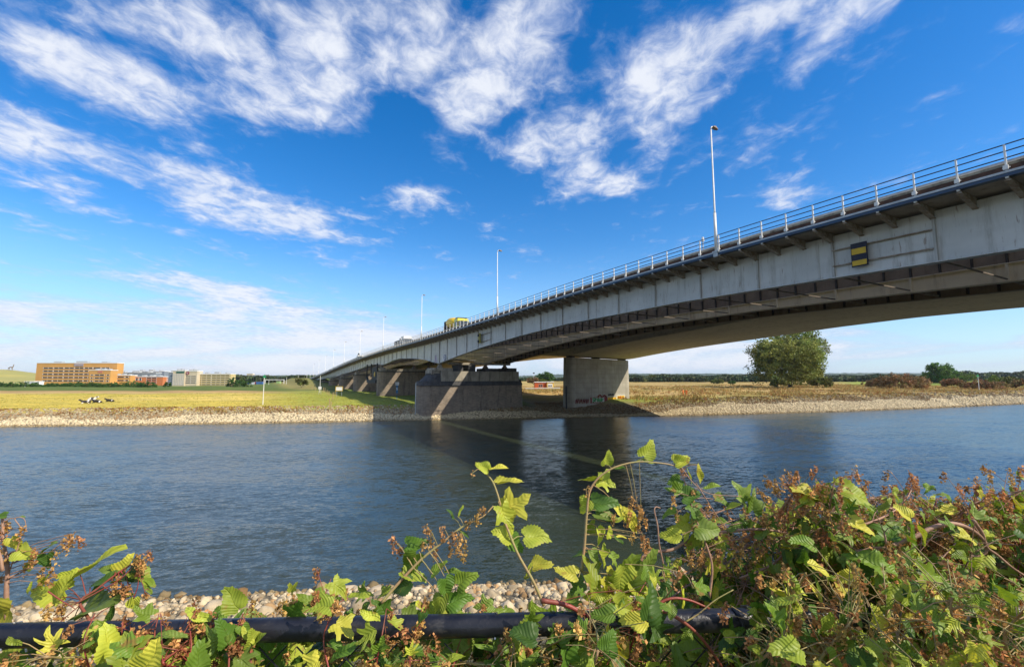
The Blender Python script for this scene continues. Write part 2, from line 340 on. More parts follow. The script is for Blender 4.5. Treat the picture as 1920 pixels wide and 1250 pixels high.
# water
def water_mat():
    m = bpy.data.materials.new('river_water'); m.use_nodes = True; n = NT(m.node_tree)
    g = n.a('ShaderNodeNewGeometry').outputs['Position']
    r = n.mp(g, rot=(0, 0, math.radians(20)))
    def slope(vec, sc, det, ro):
        nd = n.a('ShaderNodeTexNoise', {'Scale': sc, 'Detail': det, 'Roughness': ro, 'Distortion': .4}); n.l.new(vec, nd.inputs['Vector'])
        return n.a('ShaderNodeVectorMath', {0: nd.outputs[1], 1: (.5, .5, .5)}, operation='SUBTRACT').outputs[0]
    A1 = slope(n.mp(r, sc=(.6, 1.8, 1)), 2.1, 5, .62); A2 = slope(n.mp(g, (3, 7, 0), (0, 0, math.radians(-14)), (.9, 2.4, 1)), 7., 2, .5); A3 = slope(n.mp(r, sc=(.3, .8, 1)), .33, 3, .5)
    patch = n.noise(n.mp(r, sc=(.3, 1., 1)), .085, 6, .65, 1.2); fine = n.noise(n.mp(r, sc=(.4, 1.4, 1)), .5, 5, .6, .8)
    amp = n.m('MULTIPLY', n.ss(patch, .3, .68, .55, 1.3), n.ss(fine, .3, .7, .7, 1.2))
    def vm(op, a, b, k='ADD'):
        return n.a('ShaderNodeVectorMath', {0: a, 1: b}, operation=op).outputs[0]
    sm = vm('ADD', vm('MULTIPLY', A1, (.44, .84, 0)), vm('ADD', vm('MULTIPLY', A2, (.34, .62, 0)), vm('MULTIPLY', A3, (.12, .22, 0))))
    scl = n.a('ShaderNodeVectorMath', {0: sm}, operation='SCALE'); n.l.new(amp, scl.inputs['Scale'])
    rot = n.a('ShaderNodeVectorRotate', {0: scl.outputs[0], 'Angle': math.radians(-20)}, rotation_type='Z_AXIS').outputs[0]
    bb = n.a('ShaderNodeVectorMath', {0: vm('ADD', rot, (0, 0, 1.))}, operation='NORMALIZE').outputs[0]
    col = n.mix(n.ss(patch, .3, .7), (.024, .034, .019), (.036, .046, .024))
    bs = n.a('ShaderNodeBsdfPrincipled', {'Base Color': col, 'Roughness': .21, 'IOR': 1.38, 'Specular IOR Level': 1.0, 'Normal': bb})
    n.a('ShaderNodeOutputMaterial', {0: bs.outputs[0]}); return m
wx = np.array([-2500, -1000, -300, -60, 0, 60, 300, 1000, 4000.]); wv = []
for x in wx: wv += [(x, Yn(x)-2, 0), (x, Yb(x)+1.0, 0)]
wf = [(2*i, 2*i+2, 2*i+3, 2*i+1) for i in range(len(wx)-1)]
# cover bends of both banks
wv = [(x, (Yn(x)-2) if k == 0 else (Yb(x)+1), 0) for x in np.unique(np.concatenate([FB[:, 0], NB[:, 0]])) for k in (0, 1)]
wf = [(2*i, 2*i+2, 2*i+3, 2*i+1) for i in range(len(wv)//2-1)]
tag(arr('water', wv, wf, water_mat()), kind='structure')
# ------------------------------------------------------------------ stones
def ico(sub):
    bm = bmesh.new(); bmesh.ops.create_icosphere(bm, subdivisions=sub, radius=1)
    v = np.array([p.co for p in bm.verts]); f = np.array([[q.index for q in p.verts] for p in bm.faces]); bm.free(); return v, f
def rotm(n):
    q = rng.normal(size=(n, 4)); q /= np.linalg.norm(q, axis=1)[:, None]; a, b, c, d = q.T
    return np.stack([np.stack([1-2*(c*c+d*d), 2*(b*c-a*d), 2*(b*d+a*c)], 1), np.stack([2*(b*c+a*d), 1-2*(b*b+d*d), 2*(c*d-a*b)], 1), np.stack([2*(b*d-a*c), 2*(c*d+a*b), 1-2*(b*b+c*c)], 1)], 1)
def stones(name, pos, size, tint, mat, sub=1, label=None):
    n = len(pos); bv, bf = ico(sub); k = len(bv)
    sc = size[:, None]*rng.uniform(.55, 1.15, (n, 3))
    v = bv[None]*(1+rng.uniform(-.28, .28, (n, k)))[..., None]
    v = v/np.max(np.abs(v), axis=2, keepdims=True)**.55; v = v*(1+rng.uniform(-.1, .1, v.shape)); v = np.clip(v, -.85, .85)
    v = v*sc[:, None]; v = np.einsum('nij,nkj->nki', rotm(n), v)+pos[:, None]
    f = bf[None]+(np.arange(n)*k)[:, None, None]
    c = np.repeat(tint, len(bf), 0)
    o = arr(name, v.reshape(-1, 3), f.reshape(-1, 3), mat, col=c); tag(o, kind='stuff'); return o
STONE = M('pale_riprap_stone', (.95, .95, .95), (.75, .74, .72), 6, .9, .02, 12, tint=True, coords='world')
n = 42000
u = rng.random(n); X = np.where(u < .8, rng.uniform(-75, 175, n), rng.uniform(150, 420, n)); D = rng.uniform(-.4, 9.2, n)
Y = Yb(X)+D/.93; Zs = H(X, Y)
low = D < (3.6+1.5*sst(X, 60, 110)+1.2*wob(X, Y, 9.)+.8*wob(X, Y, 2.3))
keep = low | (rng.random(n) < np.interp(D, [4, 8.5], [.85, .35])); X, Y, D, low, Zs = X[keep], Y[keep], D[keep], low[keep], Zs[keep]; 
X2 = rng.uniform(48, 84, 5000); D2 = rng.uniform(8, 30, 5000); kp = D2 < Wd(X2)*.62; X2, D2 = X2[kp], D2[kp]; X = np.r_[X, X2]; D = np.r_[D, D2]; Y = np.r_[Y, Yb(X2)+D2/.93]; Zs = np.r_[Zs, H(X2, Yb(X2)+D2/.93)]; low = np.r_[low, D2 < 0]
n = len(X)
pale = np.array([.68, .57, .36]); grey = np.array([.44, .37, .23]); brown = np.array([.34, .215, .095])
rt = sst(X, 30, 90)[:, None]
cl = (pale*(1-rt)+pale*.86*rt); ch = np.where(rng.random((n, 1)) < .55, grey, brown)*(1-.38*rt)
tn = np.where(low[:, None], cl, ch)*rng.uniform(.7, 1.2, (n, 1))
tn = np.where((D < .35)[:, None], tn*np.array([.55, .5, .42]), tn)     # wet foot of the bank
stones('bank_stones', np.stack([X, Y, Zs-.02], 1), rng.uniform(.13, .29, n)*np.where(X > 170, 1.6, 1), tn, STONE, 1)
n = 16000
X = rng.uniform(-17, 27, n); D = rng.uniform(-.4, 12.5, n); Y = Yn(X)-D/.93
sz = rng.uniform(.03, .1, n)**1.0*rng.choice([.7, 1., 1.5], n)*np.where(rng.random(n) < .05, 2., 1); tn = np.array([.58, .475, .31])*rng.uniform(.5, 1.25, (n, 1))*np.where(rng.random((n, 1)) < .15, np.array([.8, .62, .45]), 1)
tn = np.where((D < .55)[:, None], tn*np.array([.5, .46, .36]), tn); stones('bank_stones', np.stack([X, Y, H(X, Y)+sz*.1], 1), sz, tn, STONE, 2)
# some larger blocks at the near waterline
for (x, y, s) in [(655, 1100, .42), (700, 1112, .5), (800, 1118, .4), (905, 1118, .36), (1265, 1065, .48), (1290, 1078, .4), (960, 1112, .3), (1330, 1090, .35)]:
    p = on(2, x, y+12, .15)
    v, f = ico(2); v = np.clip(v*(1+rng.uniform(-.16, .16, (len(v), 1))), -.8, .8)*np.array([1.2, .8, .8])*s
    o = arr('boulder', v@rotm(1)[0].T, f, STONE, loc=p, col=np.tile(np.array([.52, .43, .30]), (len(f), 1)))
    tag(o, None, 'boulder', 'pale boulders at the near waterline')
    o['label'] = {655: 'tall pale boulder at the near waterline behind the brown flower heads', 700: 'broad pale boulder at the near waterline, second from the left', 800: 'pale boulder at the near waterline between the two leafy shoots',
                  905: 'small pale boulder just left of the lone upright shoot', 1265: 'brownish boulder standing in the water, topmost of the near bank', 1290: 'boulder directly below the brownish one in the water',
                  960: 'rounded pale boulder behind the lone upright shoot', 1330: 'rightmost pale boulder before the leafy thicket'}[x]
# ------------------------------------------------------------------ steel bridge
ED = np.array([(-40, 17.0), (-20, 17.4), (0, 17.52), (25, 17.55), (43, 17.46), (60, 17.05), (98, 16.35), (136, 15.95), (174, 15.1), (213, 13.8), (250, 12.3), (282, 10.9), (330, 9.1), (372, 7.5), (430, 6.)])
def zd(y):        # underside of the deck edge
    return float(np.interp(y, ED[:, 0], ED[:, 1]))
ys_s = np.arange(-32, 420, 1.0)
_e = np.interp(np.arange(-60, 450, 1.), ED[:, 0], ED[:, 1]); _k = np.hanning(31); _k /= _k.sum(); _es = np.convolve(np.pad(_e, 15, 'edge'), _k, 'valid')
def zd(y): return float(np.interp(y, np.arange(-60, 450, 1.), _es))
GB = np.array([(-32, 13.6), (0, 14.25), (10, 14.43), (20, 14.66), (28, 14.8), (45, 14.68), (57, 14.17), (70, 13.3), (80, 12.4), (88, 11.6), (91.5, 11.2), (95, 11.5), (102, 12.36), (112, 12.98), (124, 13.42), (131, 13.2), (138, 12.6), (144.5, 12.2), (151, 12.5), (160, 12.75), (170, 12.5), (185, 11.6), (213, 10.55), (255, 9.3), (300, 7.9), (350, 6.6), (397, 5.4), (430, 4.8)])
def gb(y): return float(np.interp(y, GB[:, 0], GB[:, 1]))
bridge = empty('steel_bridge', 'long grey steel girder bridge rising over the river on brown piers', 'bridge', (32, 91.5, 11.2))
ys = np.concatenate([np.arange(-32, 176, 1.707*.5), np.arange(176, 431, 6.)])
# g1
m = MB(); m.strip(ys, lambda y: [(31.99, gb(y)+.05), (32.05, gb(y)+.05), (32.05, zd(y)-.2), (31.99, zd(y)-.2)])
g1 = m.build('girder', PAINT, bridge); g1['label'] = 'light grey outer plate girder'
m = MB(); m.strip(ys, lambda y: [(31.72, gb(y)), (32.32, gb(y)), (32.32, gb(y)+.047), (31.72, gb(y)+.047)]); m.build('flange', PAINT, bridge)
# stiffeners on g1
me_c = {}
def stiff(y, w_=.16, dp=.17, par=bridge, name='stiffener'):
    m = MB(); m.box(31.99-dp, 31.988, y-w_/2, y+w_/2, gb(y)+.05, zd(y)-.25); return m
ks = [k for k in range(-8, 60)]
rest = MB(); cnt = 0
for k in ks:
    y = 10.47+5.12*k
    if y > 415: break
    if abs(y-92.4) < 1: y = 91.9
    mm = stiff(y, .2 if abs(y-91.9) < .1 else .12, .2 if abs(y-91.9) < .1 else .13)
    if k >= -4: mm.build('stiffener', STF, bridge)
# bolted splice plates
for y in (16.9, 13.0+0, 40.2, 63.0):
    if y == 13.0: continue
    m = MB(); m.box(31.955, 31.987, y-.45, y+.45, gb(y)+.12, zd(y)-.35)
    for i in range(16):
        for j in range(5):
            yy = y-.36+j*.18; zz = gb(y)+.25+i*(zd(y)-gb(y)-.75)/15
            m.box(31.935, 31.956, yy-.025, yy+.025, zz-.025, zz+.025)
    m.build('splice_plate', PAINT, bridge)
# long service rails on the girder by the sign
for (a, b) in ((10.55, 15.6), (66.4, 71.4)):
    for q in (.36, .70):
        m = MB(); m.tube([(31.86, y, gb(y)+(zd(y)-gb(y))*(1-q)-.12) for y in np.linspace(a, b, 8)], .045, 6); m.build('service_rail', BRK, bridge)
# g2, g3
ys2 = ys
def zb2(y): return max(gb(y)+.5, min(zd(y)-1.85, 15.65))
m = MB(); m.strip(ys, lambda y: [(42.55, gb(y)+.05), (42.62, gb(y)+.05), (42.62, zb2(y)), (42.55, zb2(y))])
m.strip(ys, lambda y: [(42.4, zb2(y)+.002), (43.0, zb2(y)+.002), (43.0, zb2(y)+.05), (42.4, zb2(y)+.05)])
for k in range(-4, 36):
    y = 10.47+5.12*k; m.box(42.42, 42.548, y-.07, y+.07, gb(y)+.05, zb2(y))
g2 = m.build('girder', BEIGE, bridge); g2['label'] = 'stained beige inner girder'
m = MB(); m.strip(ys, lambda y: [(42.3, gb(y)), (43.0, gb(y)), (43.0, gb(y)+.047), (42.3, gb(y)+.047)]); m.build('flange', BEIGE, bridge)
m = MB(); m.strip(ys, lambda y: [(42.75, zb2(y)+.053), (42.82, zb2(y)+.053), (42.82, zd(y)-.25), (42.75, zd(y)-.25)])
m.build('girder_top', DARKST, bridge)
m = MB()
for k in range(-14, 110):
    y = 10.47+1.707*k; m.box(42.6, 42.748, y-.06, y+.06, zb2(y)+.055, zd(y)-.25)
for k in range(-14, 110):
    y = 10.47+1.707*k; m.box(47.22, 47.398, y-.07, y+.07, gb(y)+.055, zd(y)-.25)
o = m.build('web_ribs', STRUT, bridge); o['kind'] = 'stuff'
m = MB(); m.strip(ys, lambda y: [(47.4, gb(y)+.05), (47.47, gb(y)+.05), (47.47, zd(y)-.25), (47.4, zd(y)-.25)])
m.strip(ys, lambda y: [(47.15, gb(y)), (47.75, gb(y)), (47.75, gb(y)+.047), (47.15, gb(y)+.047)])
g3 = m.build('girder', DARKST, bridge); g3['label'] = 'dark innermost girder'
# wind struts between the girder feet
for k in range(-4, 34):
    y = 10.47+5.12*k; z = gb(y)+.16
    MB().bar((32.1, y, z), (42.3, y, z), .07, .09).build('strut', STRL, bridge)
    if k < 20:
        MB().bar((43.0, y, z), (47.15, y, z), .12, .14).build('strut', BRK, bridge)
# cross beams under the deck
m = MB()
for k in range(-24, 100):
    y = 10.47+1.707*k; z = zd(y)
    m.box(32.08, 39.0, y-.06, y+.06, z-.8, z-.02).box(42.2, 58.5, y-.06, y+.06, z-.8, z-.02)
cb = m.build('cross_beam', UNDER, bridge); cb['kind'] = 'stuff'
# deck in two carriageways with an open joint between them
dk = MB(); dk.strip(ys, lambda y: [(30.25, zd(y)), (40.25, zd(y)), (40.25, zd(y)+.5), (30.25, zd(y)+.5)])
dk.strip(ys, lambda y: [(42.25, zd(y)), (58.9, zd(y)), (58.9, zd(y)+.5), (42.25, zd(y)+.5)]); dk.build('deck', UNDER, bridge)
m = MB(); m.strip(ys, lambda y: [(31.2, zd(y)+.504), (40.2, zd(y)+.504), (40.2, zd(y)+.53), (31.2, zd(y)+.53)]); m.strip(ys, lambda y: [(42.3, zd(y)+.504), (58.8, zd(y)+.504), (58.8, zd(y)+.53), (42.3, zd(y)+.53)]); m.build('road_surface', ASPH, bridge)
# edge channel, walkway rim, kerb
m = MB(); m.strip(ys, lambda y: [(29.82, zd(y)-.03), (30.2, zd(y)-.03), (30.2, zd(y)+.0), (29.9, zd(y)+.0), (29.9, zd(y)+.17), (29.82, zd(y)+.17)]); m.build('edge_channel', BLUEST, bridge)
m = MB(); m.strip(ys, lambda y: [(29.79, zd(y)+.13), (29.817, zd(y)+.13), (29.817, zd(y)+.173), (29.96, zd(y)+.173), (29.96, zd(y)+.235), (29.79, zd(y)+.235)]); m.build('edge_lip', GALV, bridge)
m = MB(); m.strip(ys, lambda y: [(30.14, zd(y)+.02), (30.24, zd(y)+.02), (30.24, zd(y)+.56), (30.14, zd(y)+.56)])
m.strip(ys, lambda y: [(30.06, zd(y)+.32), (30.138, zd(y)+.32), (30.138, zd(y)+.40), (30.06, zd(y)+.40)]); m.build('walkway_rim', RUST, bridge)
m = MB(); m.strip(ys, lambda y: [(30.12, zd(y)+.563), (30.5, zd(y)+.563), (30.5, zd(y)+.80), (30.42, zd(y)+.82), (30.12, zd(y)+.70)]); m.build('kerb', CAPC, bridge)
# cantilever brackets
br = MB(); y0 = 0
def bracket_mesh():
    m = MB(); h = .12
    m.hexa([(29.95, -h/2, -.16), (31.93, -h/2, -.62), (31.93, h/2, -.62), (29.95, h/2, -.16), (29.95, -h/2, -.035), (31.93, -h/2, -.035), (31.93, h/2, -.035), (29.95, h/2, -.035)])
    m.hexa([(29.95, -.12, -.20), (31.93, -.12, -.66), (31.93, .12, -.66), (29.95, .12, -.20), (29.95, -.12, -.162), (31.93, -.12, -.622), (31.93, .12, -.622), (29.95, .12, -.162)])
    return m
bm_ = bracket_mesh().mesh('bracket', BRK)
restb = MB()
for k in range(-24, 170):
    y = 10.47+1.707*k
    if y > 173 and k % 3: continue
    if -10 <= k < 90:
        o = link('bracket', bm_, bridge); o.location = (0, y, zd(y))
    else:
        q = bracket_mesh(); restb.add([(a, b+y, c+zd(y)) for a, b, c in q.v], q.f)
o = restb.build('bracket', BRK, bridge); o['kind'] = 'stuff'
# bearings over the first piers
PIERY = [91.9, 147, 191, 232.5, 273.5, 315, 356]
for py_ in PIERY[:4]:
    for x in (32.02, 42.6, 47.4):
        m = MB(); m.prism([(x-.35, py_-.35), (x+.35, py_-.35), (x+.35, py_+.35), (x-.35, py_+.35)], gb(py_)-.22, gb(py_)-.002)
        m.prism([(x-.6, py_-.45), (x+.6, py_-.45), (x+.6, py_+.45), (x-.6, py_+.45)], gb(py_)-1.0, gb(py_)-.222, [(x-.2, py_-.2), (x+.2, py_-.2), (x+.2, py_+.2), (x-.2, py_+.2)])
        m.build('bearing', CAPC if x < 33 else DARKST, bridge)
# graffiti on the outer girder near the pier
GR = [M('white_spray_paint', (.75, .75, .75), None, 2, .6), M('pale_violet_spray_paint', (.42, .36, .46), None, 2, .6), M('blue_spray_paint', (.05, .10, .3), None, 2, .6)]
def graf(mat, y, z, pts, r, name='graffiti', x=31.97, par=bridge):
    m = MB(); m.tube([(x, y+a, z+b) for a, b in pts], r, 5); return m.build(name, mat, par)
circ = lambda cx, cy, a, b, n=12: [(cx+a*math.cos(t), cy+b*math.sin(t)) for t in np.linspace(0, 6.3, n)]
graf(GR[0], 89.3, 12.35, circ(0, 0, .55, .6), .1); graf(GR[2], 88.6, 12.3, circ(0, 0, .5, .55), .07, x=31.965); graf(GR[0], 89.3, 12.3, [(0, -.5), (.05, .5)], .08)
graf(GR[1], 94.3, 12.2, [(-.7, -.7), (0, .8), (.7, -.7)], .14); graf(GR[1], 94.3, 12.0, [(-.4, 0), (.4, 0)], .14)
# railing
rail = empty('bridge_railing', 'three-bar dark blue railing on white posts along the near bridge edge', 'railing', (29.95, 0, 17.7))
for h in (1.42, 1.10, .78):
    m = MB(); m.tube([(29.93, y, zd(y)+h+.1) for y in np.arange(-30, 174, 1.707)], .028, 6); m.build('rail', RAILBL, rail)
def post_mesh():
    m = MB(); m.box(29.89, 29.96, -.035, .035, .22, 1.53); m.box(29.84, 30.0, -.10, .10, .16, .24)
    m.box(29.80, 29.888, -.09, .09, .30, .50); m.box(29.86, 29.95, -.06, .06, -.1, .16); m.tube([(29.9, -.13, .4), (29.9, .13, .4)], .03, 6); return m
pm = post_mesh().mesh('post', WHITE); rp = MB()
for k in range(-24, 96):
    y = 7.05+1.7065*k
    if -6 <= k < 90:
        o = link('post', pm, rail); o.location = (0, y, zd(y)); 
    else:
        q = post_mesh(); rp.add([(a, b+y, c+zd(y)) for a, b, c in q.v], q.f)
o = rp.build('post', WHITE, rail); o['kind'] = 'stuff'
m = MB(); yy = np.arange(172, 420, 4.)
m.strip(yy, lambda y: [(29.95, zd(y)+.75), (30.03, zd(y)+.75), (30.03, zd(y)+1.1), (29.95, zd(y)+1.1)])
for y in yy: m.box(29.97, 30.05, y-.05, y+.05, zd(y)+.2, zd(y)+.75)
tag(m.build('guard_rail', GALV, None), 'low pale guard rail on the far descending part of the bridge', 'guard rail')
m = MB(); m.strip(np.arange(-30, 420, 3.), lambda y: [(31.0, zd(y)+.85), (31.08, zd(y)+.85), (31.08, zd(y)+1.12), (31.0, zd(y)+1.12)])
for y in np.arange(-30, 420, 3.): m.box(31.08, 31.18, y-.06, y+.06, zd(y)+.5, zd(y)+1.1)
tag(m.build('guard_rail', GALV, None), 'grey crash barrier beam standing just behind the blue railing', 'guard rail')
# street lamps
def lamp_parts(par):
    m = MB(); m.tube([(0, 0, 0), (0, 0, 3.0)], .12, 12, .105); m.tube([(0, 0, 3.0), (0, 0, 3.12), (0, 0, 9.75)], .085, 12, .05)
    m.tube([(0, 0, 9.75), (.02, 0, 9.93), (.12, 0, 10.03), (.28, 0, 10.05)], .045, 8); m.build('pole', WHITE, par, loc=(0, 0, 0), smooth=True)
    m = MB(); m.box(-.16, .16, -.28, .28, -.12, .02); m.box(-.13, -.05, -.2, .2, -.45, -.1); m.build('base_plate', GALV, par, loc=(0, 0, 0), bevel=.02)
    m = MB(); m.add([(.2, -.1, 10.0), (.2, .1, 10.0), (.2, .1, 10.1), (.2, -.1, 10.1), (.45, -.16, 9.93), (.45, .16, 9.93), (.45, .13, 10.14), (.45, -.13, 10.14), (.78, -.09, 9.92), (.78, .09, 9.92), (.78, .06, 10.02), (.78, -.06, 10.02)],
                    [(0, 3, 2, 1), (0, 1, 5, 4), (1, 2, 6, 5), (2, 3, 7, 6), (3, 0, 4, 7), (4, 5, 9, 8), (5, 6, 10, 9), (6, 7, 11, 10), (7, 4, 8, 11), (8, 9, 10, 11)]); m.build('lamp_head', DARKST, par, bevel=.02, loc=(0, 0, 0))
LL = ['white street lamp nearest the camera, tallest on the bridge', 'white street lamp right of the yellow mixer truck', 'white street lamp between the mixer truck and the white truck', 'white street lamp just left of the white lorry',
      'white street lamp beside the small crane lorry', 'sixth white street lamp from the near one, left of the crane lorry', 'seventh white street lamp along the far descending deck', 'eighth white street lamp, small, over the far descending deck',
      'ninth white street lamp, tiny, near the bridge foot', 'farthest white street lamp where the bridge meets the land']
lys = [22.6, 60.3, 98.3, 136.2, 174.4, 213, 250, 286, 324, 362]
lamp0 = None
for i, y in enumerate(lys):
    if i == 0:
        lamp0 = empty('street_lamp', LL[0], 'street lamp', (29.86, y, zd(y)+.28), 'street lamps along the near bridge edge'); lamp_parts(lamp0)
    else:
        c = lamp0.copy(); COL.objects.link(c); c.location = (29.86, y, zd(y)+.28); c['label'] = LL[i]
        for ch in list(lamp0.children):
            k = ch.copy(); COL.objects.link(k); k.parent = c
far_l = ['small lamp head showing over the railing left of the tallest lamp', 'small lamp head over the railing right of the second lamp', 'faint lamp head over the railing above the white lorry']
for (x, y, z), lb in zip([(57.5, 50.5, 26.0), (57.5, 90., 25.2), (57.5, 150., 23.6)], far_l):
    c = empty('street_lamp', lb, 'street lamp', (x, y, zd(y)+.5), 'street lamps on the far side of the deck')
    h = z-(zd(y)+.5)
    MB().tube([(0, 0, 0), (0, 0, h-.2), (-.3, 0, h), (-1.6, 0, h+.1)], .09, 8, .05).build('pole', WHITE, c, loc=(0, 0, 0))
    MB().box(-2.3, -1.4, -.15, .15, h+.02, h+.18).build('lamp_head', DARKST, c, bevel=.03, loc=(0, 0, 0))
# camera dome on the rail
c = empty('traffic_camera', 'small white rounded camera box behind the railing by the tallest lamp', 'camera', (31.4, 25.0, zd(25)+.5))
MB().tube([(0, 0, 0), (0, 0, 1.5)], .04, 8).build('pole', GALV, c, loc=(0, 0, 0))
MB().tube([(0, 0, 1.42), (0, 0, 1.5), (0, 0, 1.66), (0, 0, 1.78)], .13, 10, .09).build('housing', WHITE, c, bevel=.02, loc=(0, 0, 0))
# navigation boards on the girder
nb = empty('navigation_board', 'black and yellow striped rectangular board on the grey girder', 'sign', (31.7, 13.98, 15.7))
za, zb = 14.98, 16.45
MB().box(31.62, 31.70, 13.55, 14.42, za, zb).build('board', NAVY, nb, bevel=.01)
for (a, b) in ((.05, .26), (.52, .77)):
    MB().box(31.595, 31.618, 13.60, 14.37, za+(zb-za)*a, za+(zb-za)*b).build('yellow_stripe', YELL, nb)
MB().box(31.71, 31.985, 13.7, 13.8, 15.2, 16.2).box(31.71, 31.985, 14.2, 14.3, 15.2, 16.2).build('bracket', DARKST, nb)
nb = empty('navigation_board', 'yellow rounded signal box seen edge-on beside two rails on the girder', 'signal', (31.6, 70.6, 14.9))
MB().box(31.45, 31.72, 70.1, 71.15, 14.0, 15.75).build('board', M('dull_yellow_green_paint', (.36, .32, .08), (.25, .23, .08), 3, .6), nb, bevel=.12)
for z in (14.35, 15.35): MB().tube([(31.44, 70.6, z), (31.3, 70.6, z)], .22, 12).build('lens', NAVY, nb)
# ------------------------------------------------------------------ vehicles on the deck
def wheels(par, ysl, x0, x1, r=.5):
    for y in ysl:
        for x in (x0, x1):
            w_ = MB().tube([(x-.14, y, r), (x+.14, y, r)], r, 18).build('wheel', BLACK, par, loc=(0, 0, 0))
            MB().tube([(x-.16, y, r), (x+.16, y, r)], r*.5, 12).build('rim', GALV, w_, loc=(0, 0, 0))
def cab(par, y0, mat, h=2.9, w_=1.2, trim=None):
    """cab with its front towards -Y"""
    m = MB(); m.hexa([(-w_, y0, .55), (w_, y0, .55), (w_, y0+2.1, .55), (-w_, y0+2.1, .55), (-w_, y0+.25, h), (w_, y0+.25, h), (w_, y0+2.1, h), (-w_, y0+2.1, h)]); m.build('cab', mat, par, bevel=.08, loc=(0, 0, 0))
    MB().hexa([(-w_+.12, y0+.02, 1.55), (w_-.12, y0+.02, 1.55), (w_-.12, y0+.2, 1.55), (-w_+.12, y0+.2, 1.55), (-w_+.15, y0+.14, 2.5), (w_-.15, y0+.14, 2.5), (w_-.15, y0+.3, 2.5), (-w_+.15, y0+.3, 2.5)]).build('windscreen', GLASS, par, loc=(0, 0, 0))
    for s in (-1, 1): MB().box(s*w_-.02, s*w_+.02, y0+.65, y0+1.5, 1.55, 2.4).build('side_window', GLASS, par, loc=(0, 0, 0)); MB().box(s*w_*1.08-.06, s*w_*1.08+.06, y0+.05, y0+.25, 1.6, 2.35).build('mirror', BLACK, par, loc=(0, 0, 0))
    for s in (-.8, .8): MB().tube([(s, y0-.03, .85), (s, y0+.05, .85)], .13, 10).build('headlight', WHITE, par, loc=(0, 0, 0))
    MB().box(-w_+.1, w_-.1, y0+.5, y0+1.9, h, h+.22).build('roof_fairing', trim or mat, par, bevel=.06, loc=(0, 0, 0))
YCAB = M('lime_yellow_paint', (.72, .66, .04), (.75, .70, .10), 1, .35)
tr = empty('mixer_truck', 'yellow cement mixer truck driving on the bridge', 'truck', (34.2, 84.2, zd(88.5)+.53)); tr.rotation_euler.x = math.atan((zd(95)-zd(82))/13)
cab(tr, 0, YCAB, 3.0, 1.2, BLACK); MB().box(-.5, .5, 2.2, 9.0, .7, 1.05).build('chassis', BLACK, tr, loc=(0, 0, 0)); wheels(tr, (1.2, 2.9, 6.4, 7.7), -1.1, 1.1, .5)
m = MB(); prof = [(2.6, 1.15, .55), (3.2, 1.2, 1.05), (4.6, 1.45, 1.25), (6.4, 1.85, 1.25), (8.0, 2.35, .85), (8.8, 2.6, .55)]
v = []; f = []; nn_ = 20
for y, dzz, r in prof: v += [(r*math.cos(2*math.pi*j/nn_), y, 1.2+dzz*.55+.5+r*math.sin(2*math.pi*j/nn_)) for j in range(nn_)]
for i in range(len(prof)-1):
    for j in range(nn_): f.append((i*nn_+j, i*nn_+(j+1) % nn_, (i+1)*nn_+(j+1) % nn_, (i+1)*nn_+j))
f += [tuple(range(nn_)), tuple(range((len(prof)-1)*nn_, len(prof)*nn_))[::-1]]
m.add(v, f).build('drum', M('golden_yellow_drum_paint', (.90, .62, .01), (.85, .52, .01), 1.5, .4), tr, smooth=True, loc=(0, 0, 0))
MB().box(-.7, .7, 8.6, 9.5, 2.0, 3.4).box(-.2, .2, 9.3, 10.2, 1.0, 2.1).box(-.9, .9, 8.9, 9.1, .9, 2.2).build('chute', BLACK, tr, bevel=.04, loc=(0, 0, 0))
MB().box(-1.1, 1.1, 2.15, 2.5, 1.0, 3.1).build('water_tank', M('grey_truck_frame', (.25, .25, .24), None, 1, .5), tr, bevel=.1, loc=(0, 0, 0))
t2 = empty('white_truck', 'white lorry with grey load left of the mixer truck', 'truck', (34.2, 125, zd(129)+.53)); t2.rotation_euler.x = math.atan((zd(136)-zd(125))/11)
cab(t2, 0, WHITE, 3.0); MB().box(-.5, .5, 2.2, 10.5, .7, 1.05).build('chassis', BLACK, t2, loc=(0, 0, 0)); wheels(t2, (1.2, 6.5, 8.5), -1.1, 1.1, .5)
MB().box(-1.2, 1.2, 2.6, 5.2, 1.1, 3.4).build('tank', M('pale_tank_paint', (.6, .6, .58), (.3, .3, .3), 2, .5), t2, bevel=.5, loc=(0, 0, 0)); MB().box(-1.2, 1.2, 5.6, 10.5, 1.1, 2.5).build('load_bed', M('grey_load_bed', (.16, .18, .2), (.1, .1, .1), 1, .6), t2, bevel=.05, loc=(0, 0, 0))
t3 = empty('crane_truck', 'small pale lorry with dark folded crane beside the fifth lamp', 'truck', (34.2, 197, zd(201)+.53)); t3.rotation_euler.x = math.atan((zd(208)-zd(197))/11)
cab(t3, 0, WHITE, 2.7); MB().box(-.5, .5, 2.2, 10.5, .7, 1.05).build('chassis', BLACK, t3, loc=(0, 0, 0)); wheels(t3, (1.2, 6.5, 8.5), -1.1, 1.1, .5)
MB().box(-1.2, 1.2, 2.6, 10.5, 1.1, 1.9).build('load_bed', WHITE, t3, bevel=.05, loc=(0, 0, 0)); MB().bar((0, 3, 1.9), (0, 5, 4.0), .3, .3).bar((0, 5, 4.0), (0, 9.5, 2.6), .3, .3).bar((0, 7, 3.3), (0, 4.5, 2.2), .2, .2).build('crane_arm', BLACK, t3, loc=(0, 0, 0))
t4 = empty('white_van', 'white van far down the descending bridge deck', 'van', (34.2, 292, zd(296)+.53)); t4.rotation_euler.x = math.atan((zd(300)-zd(292))/8)
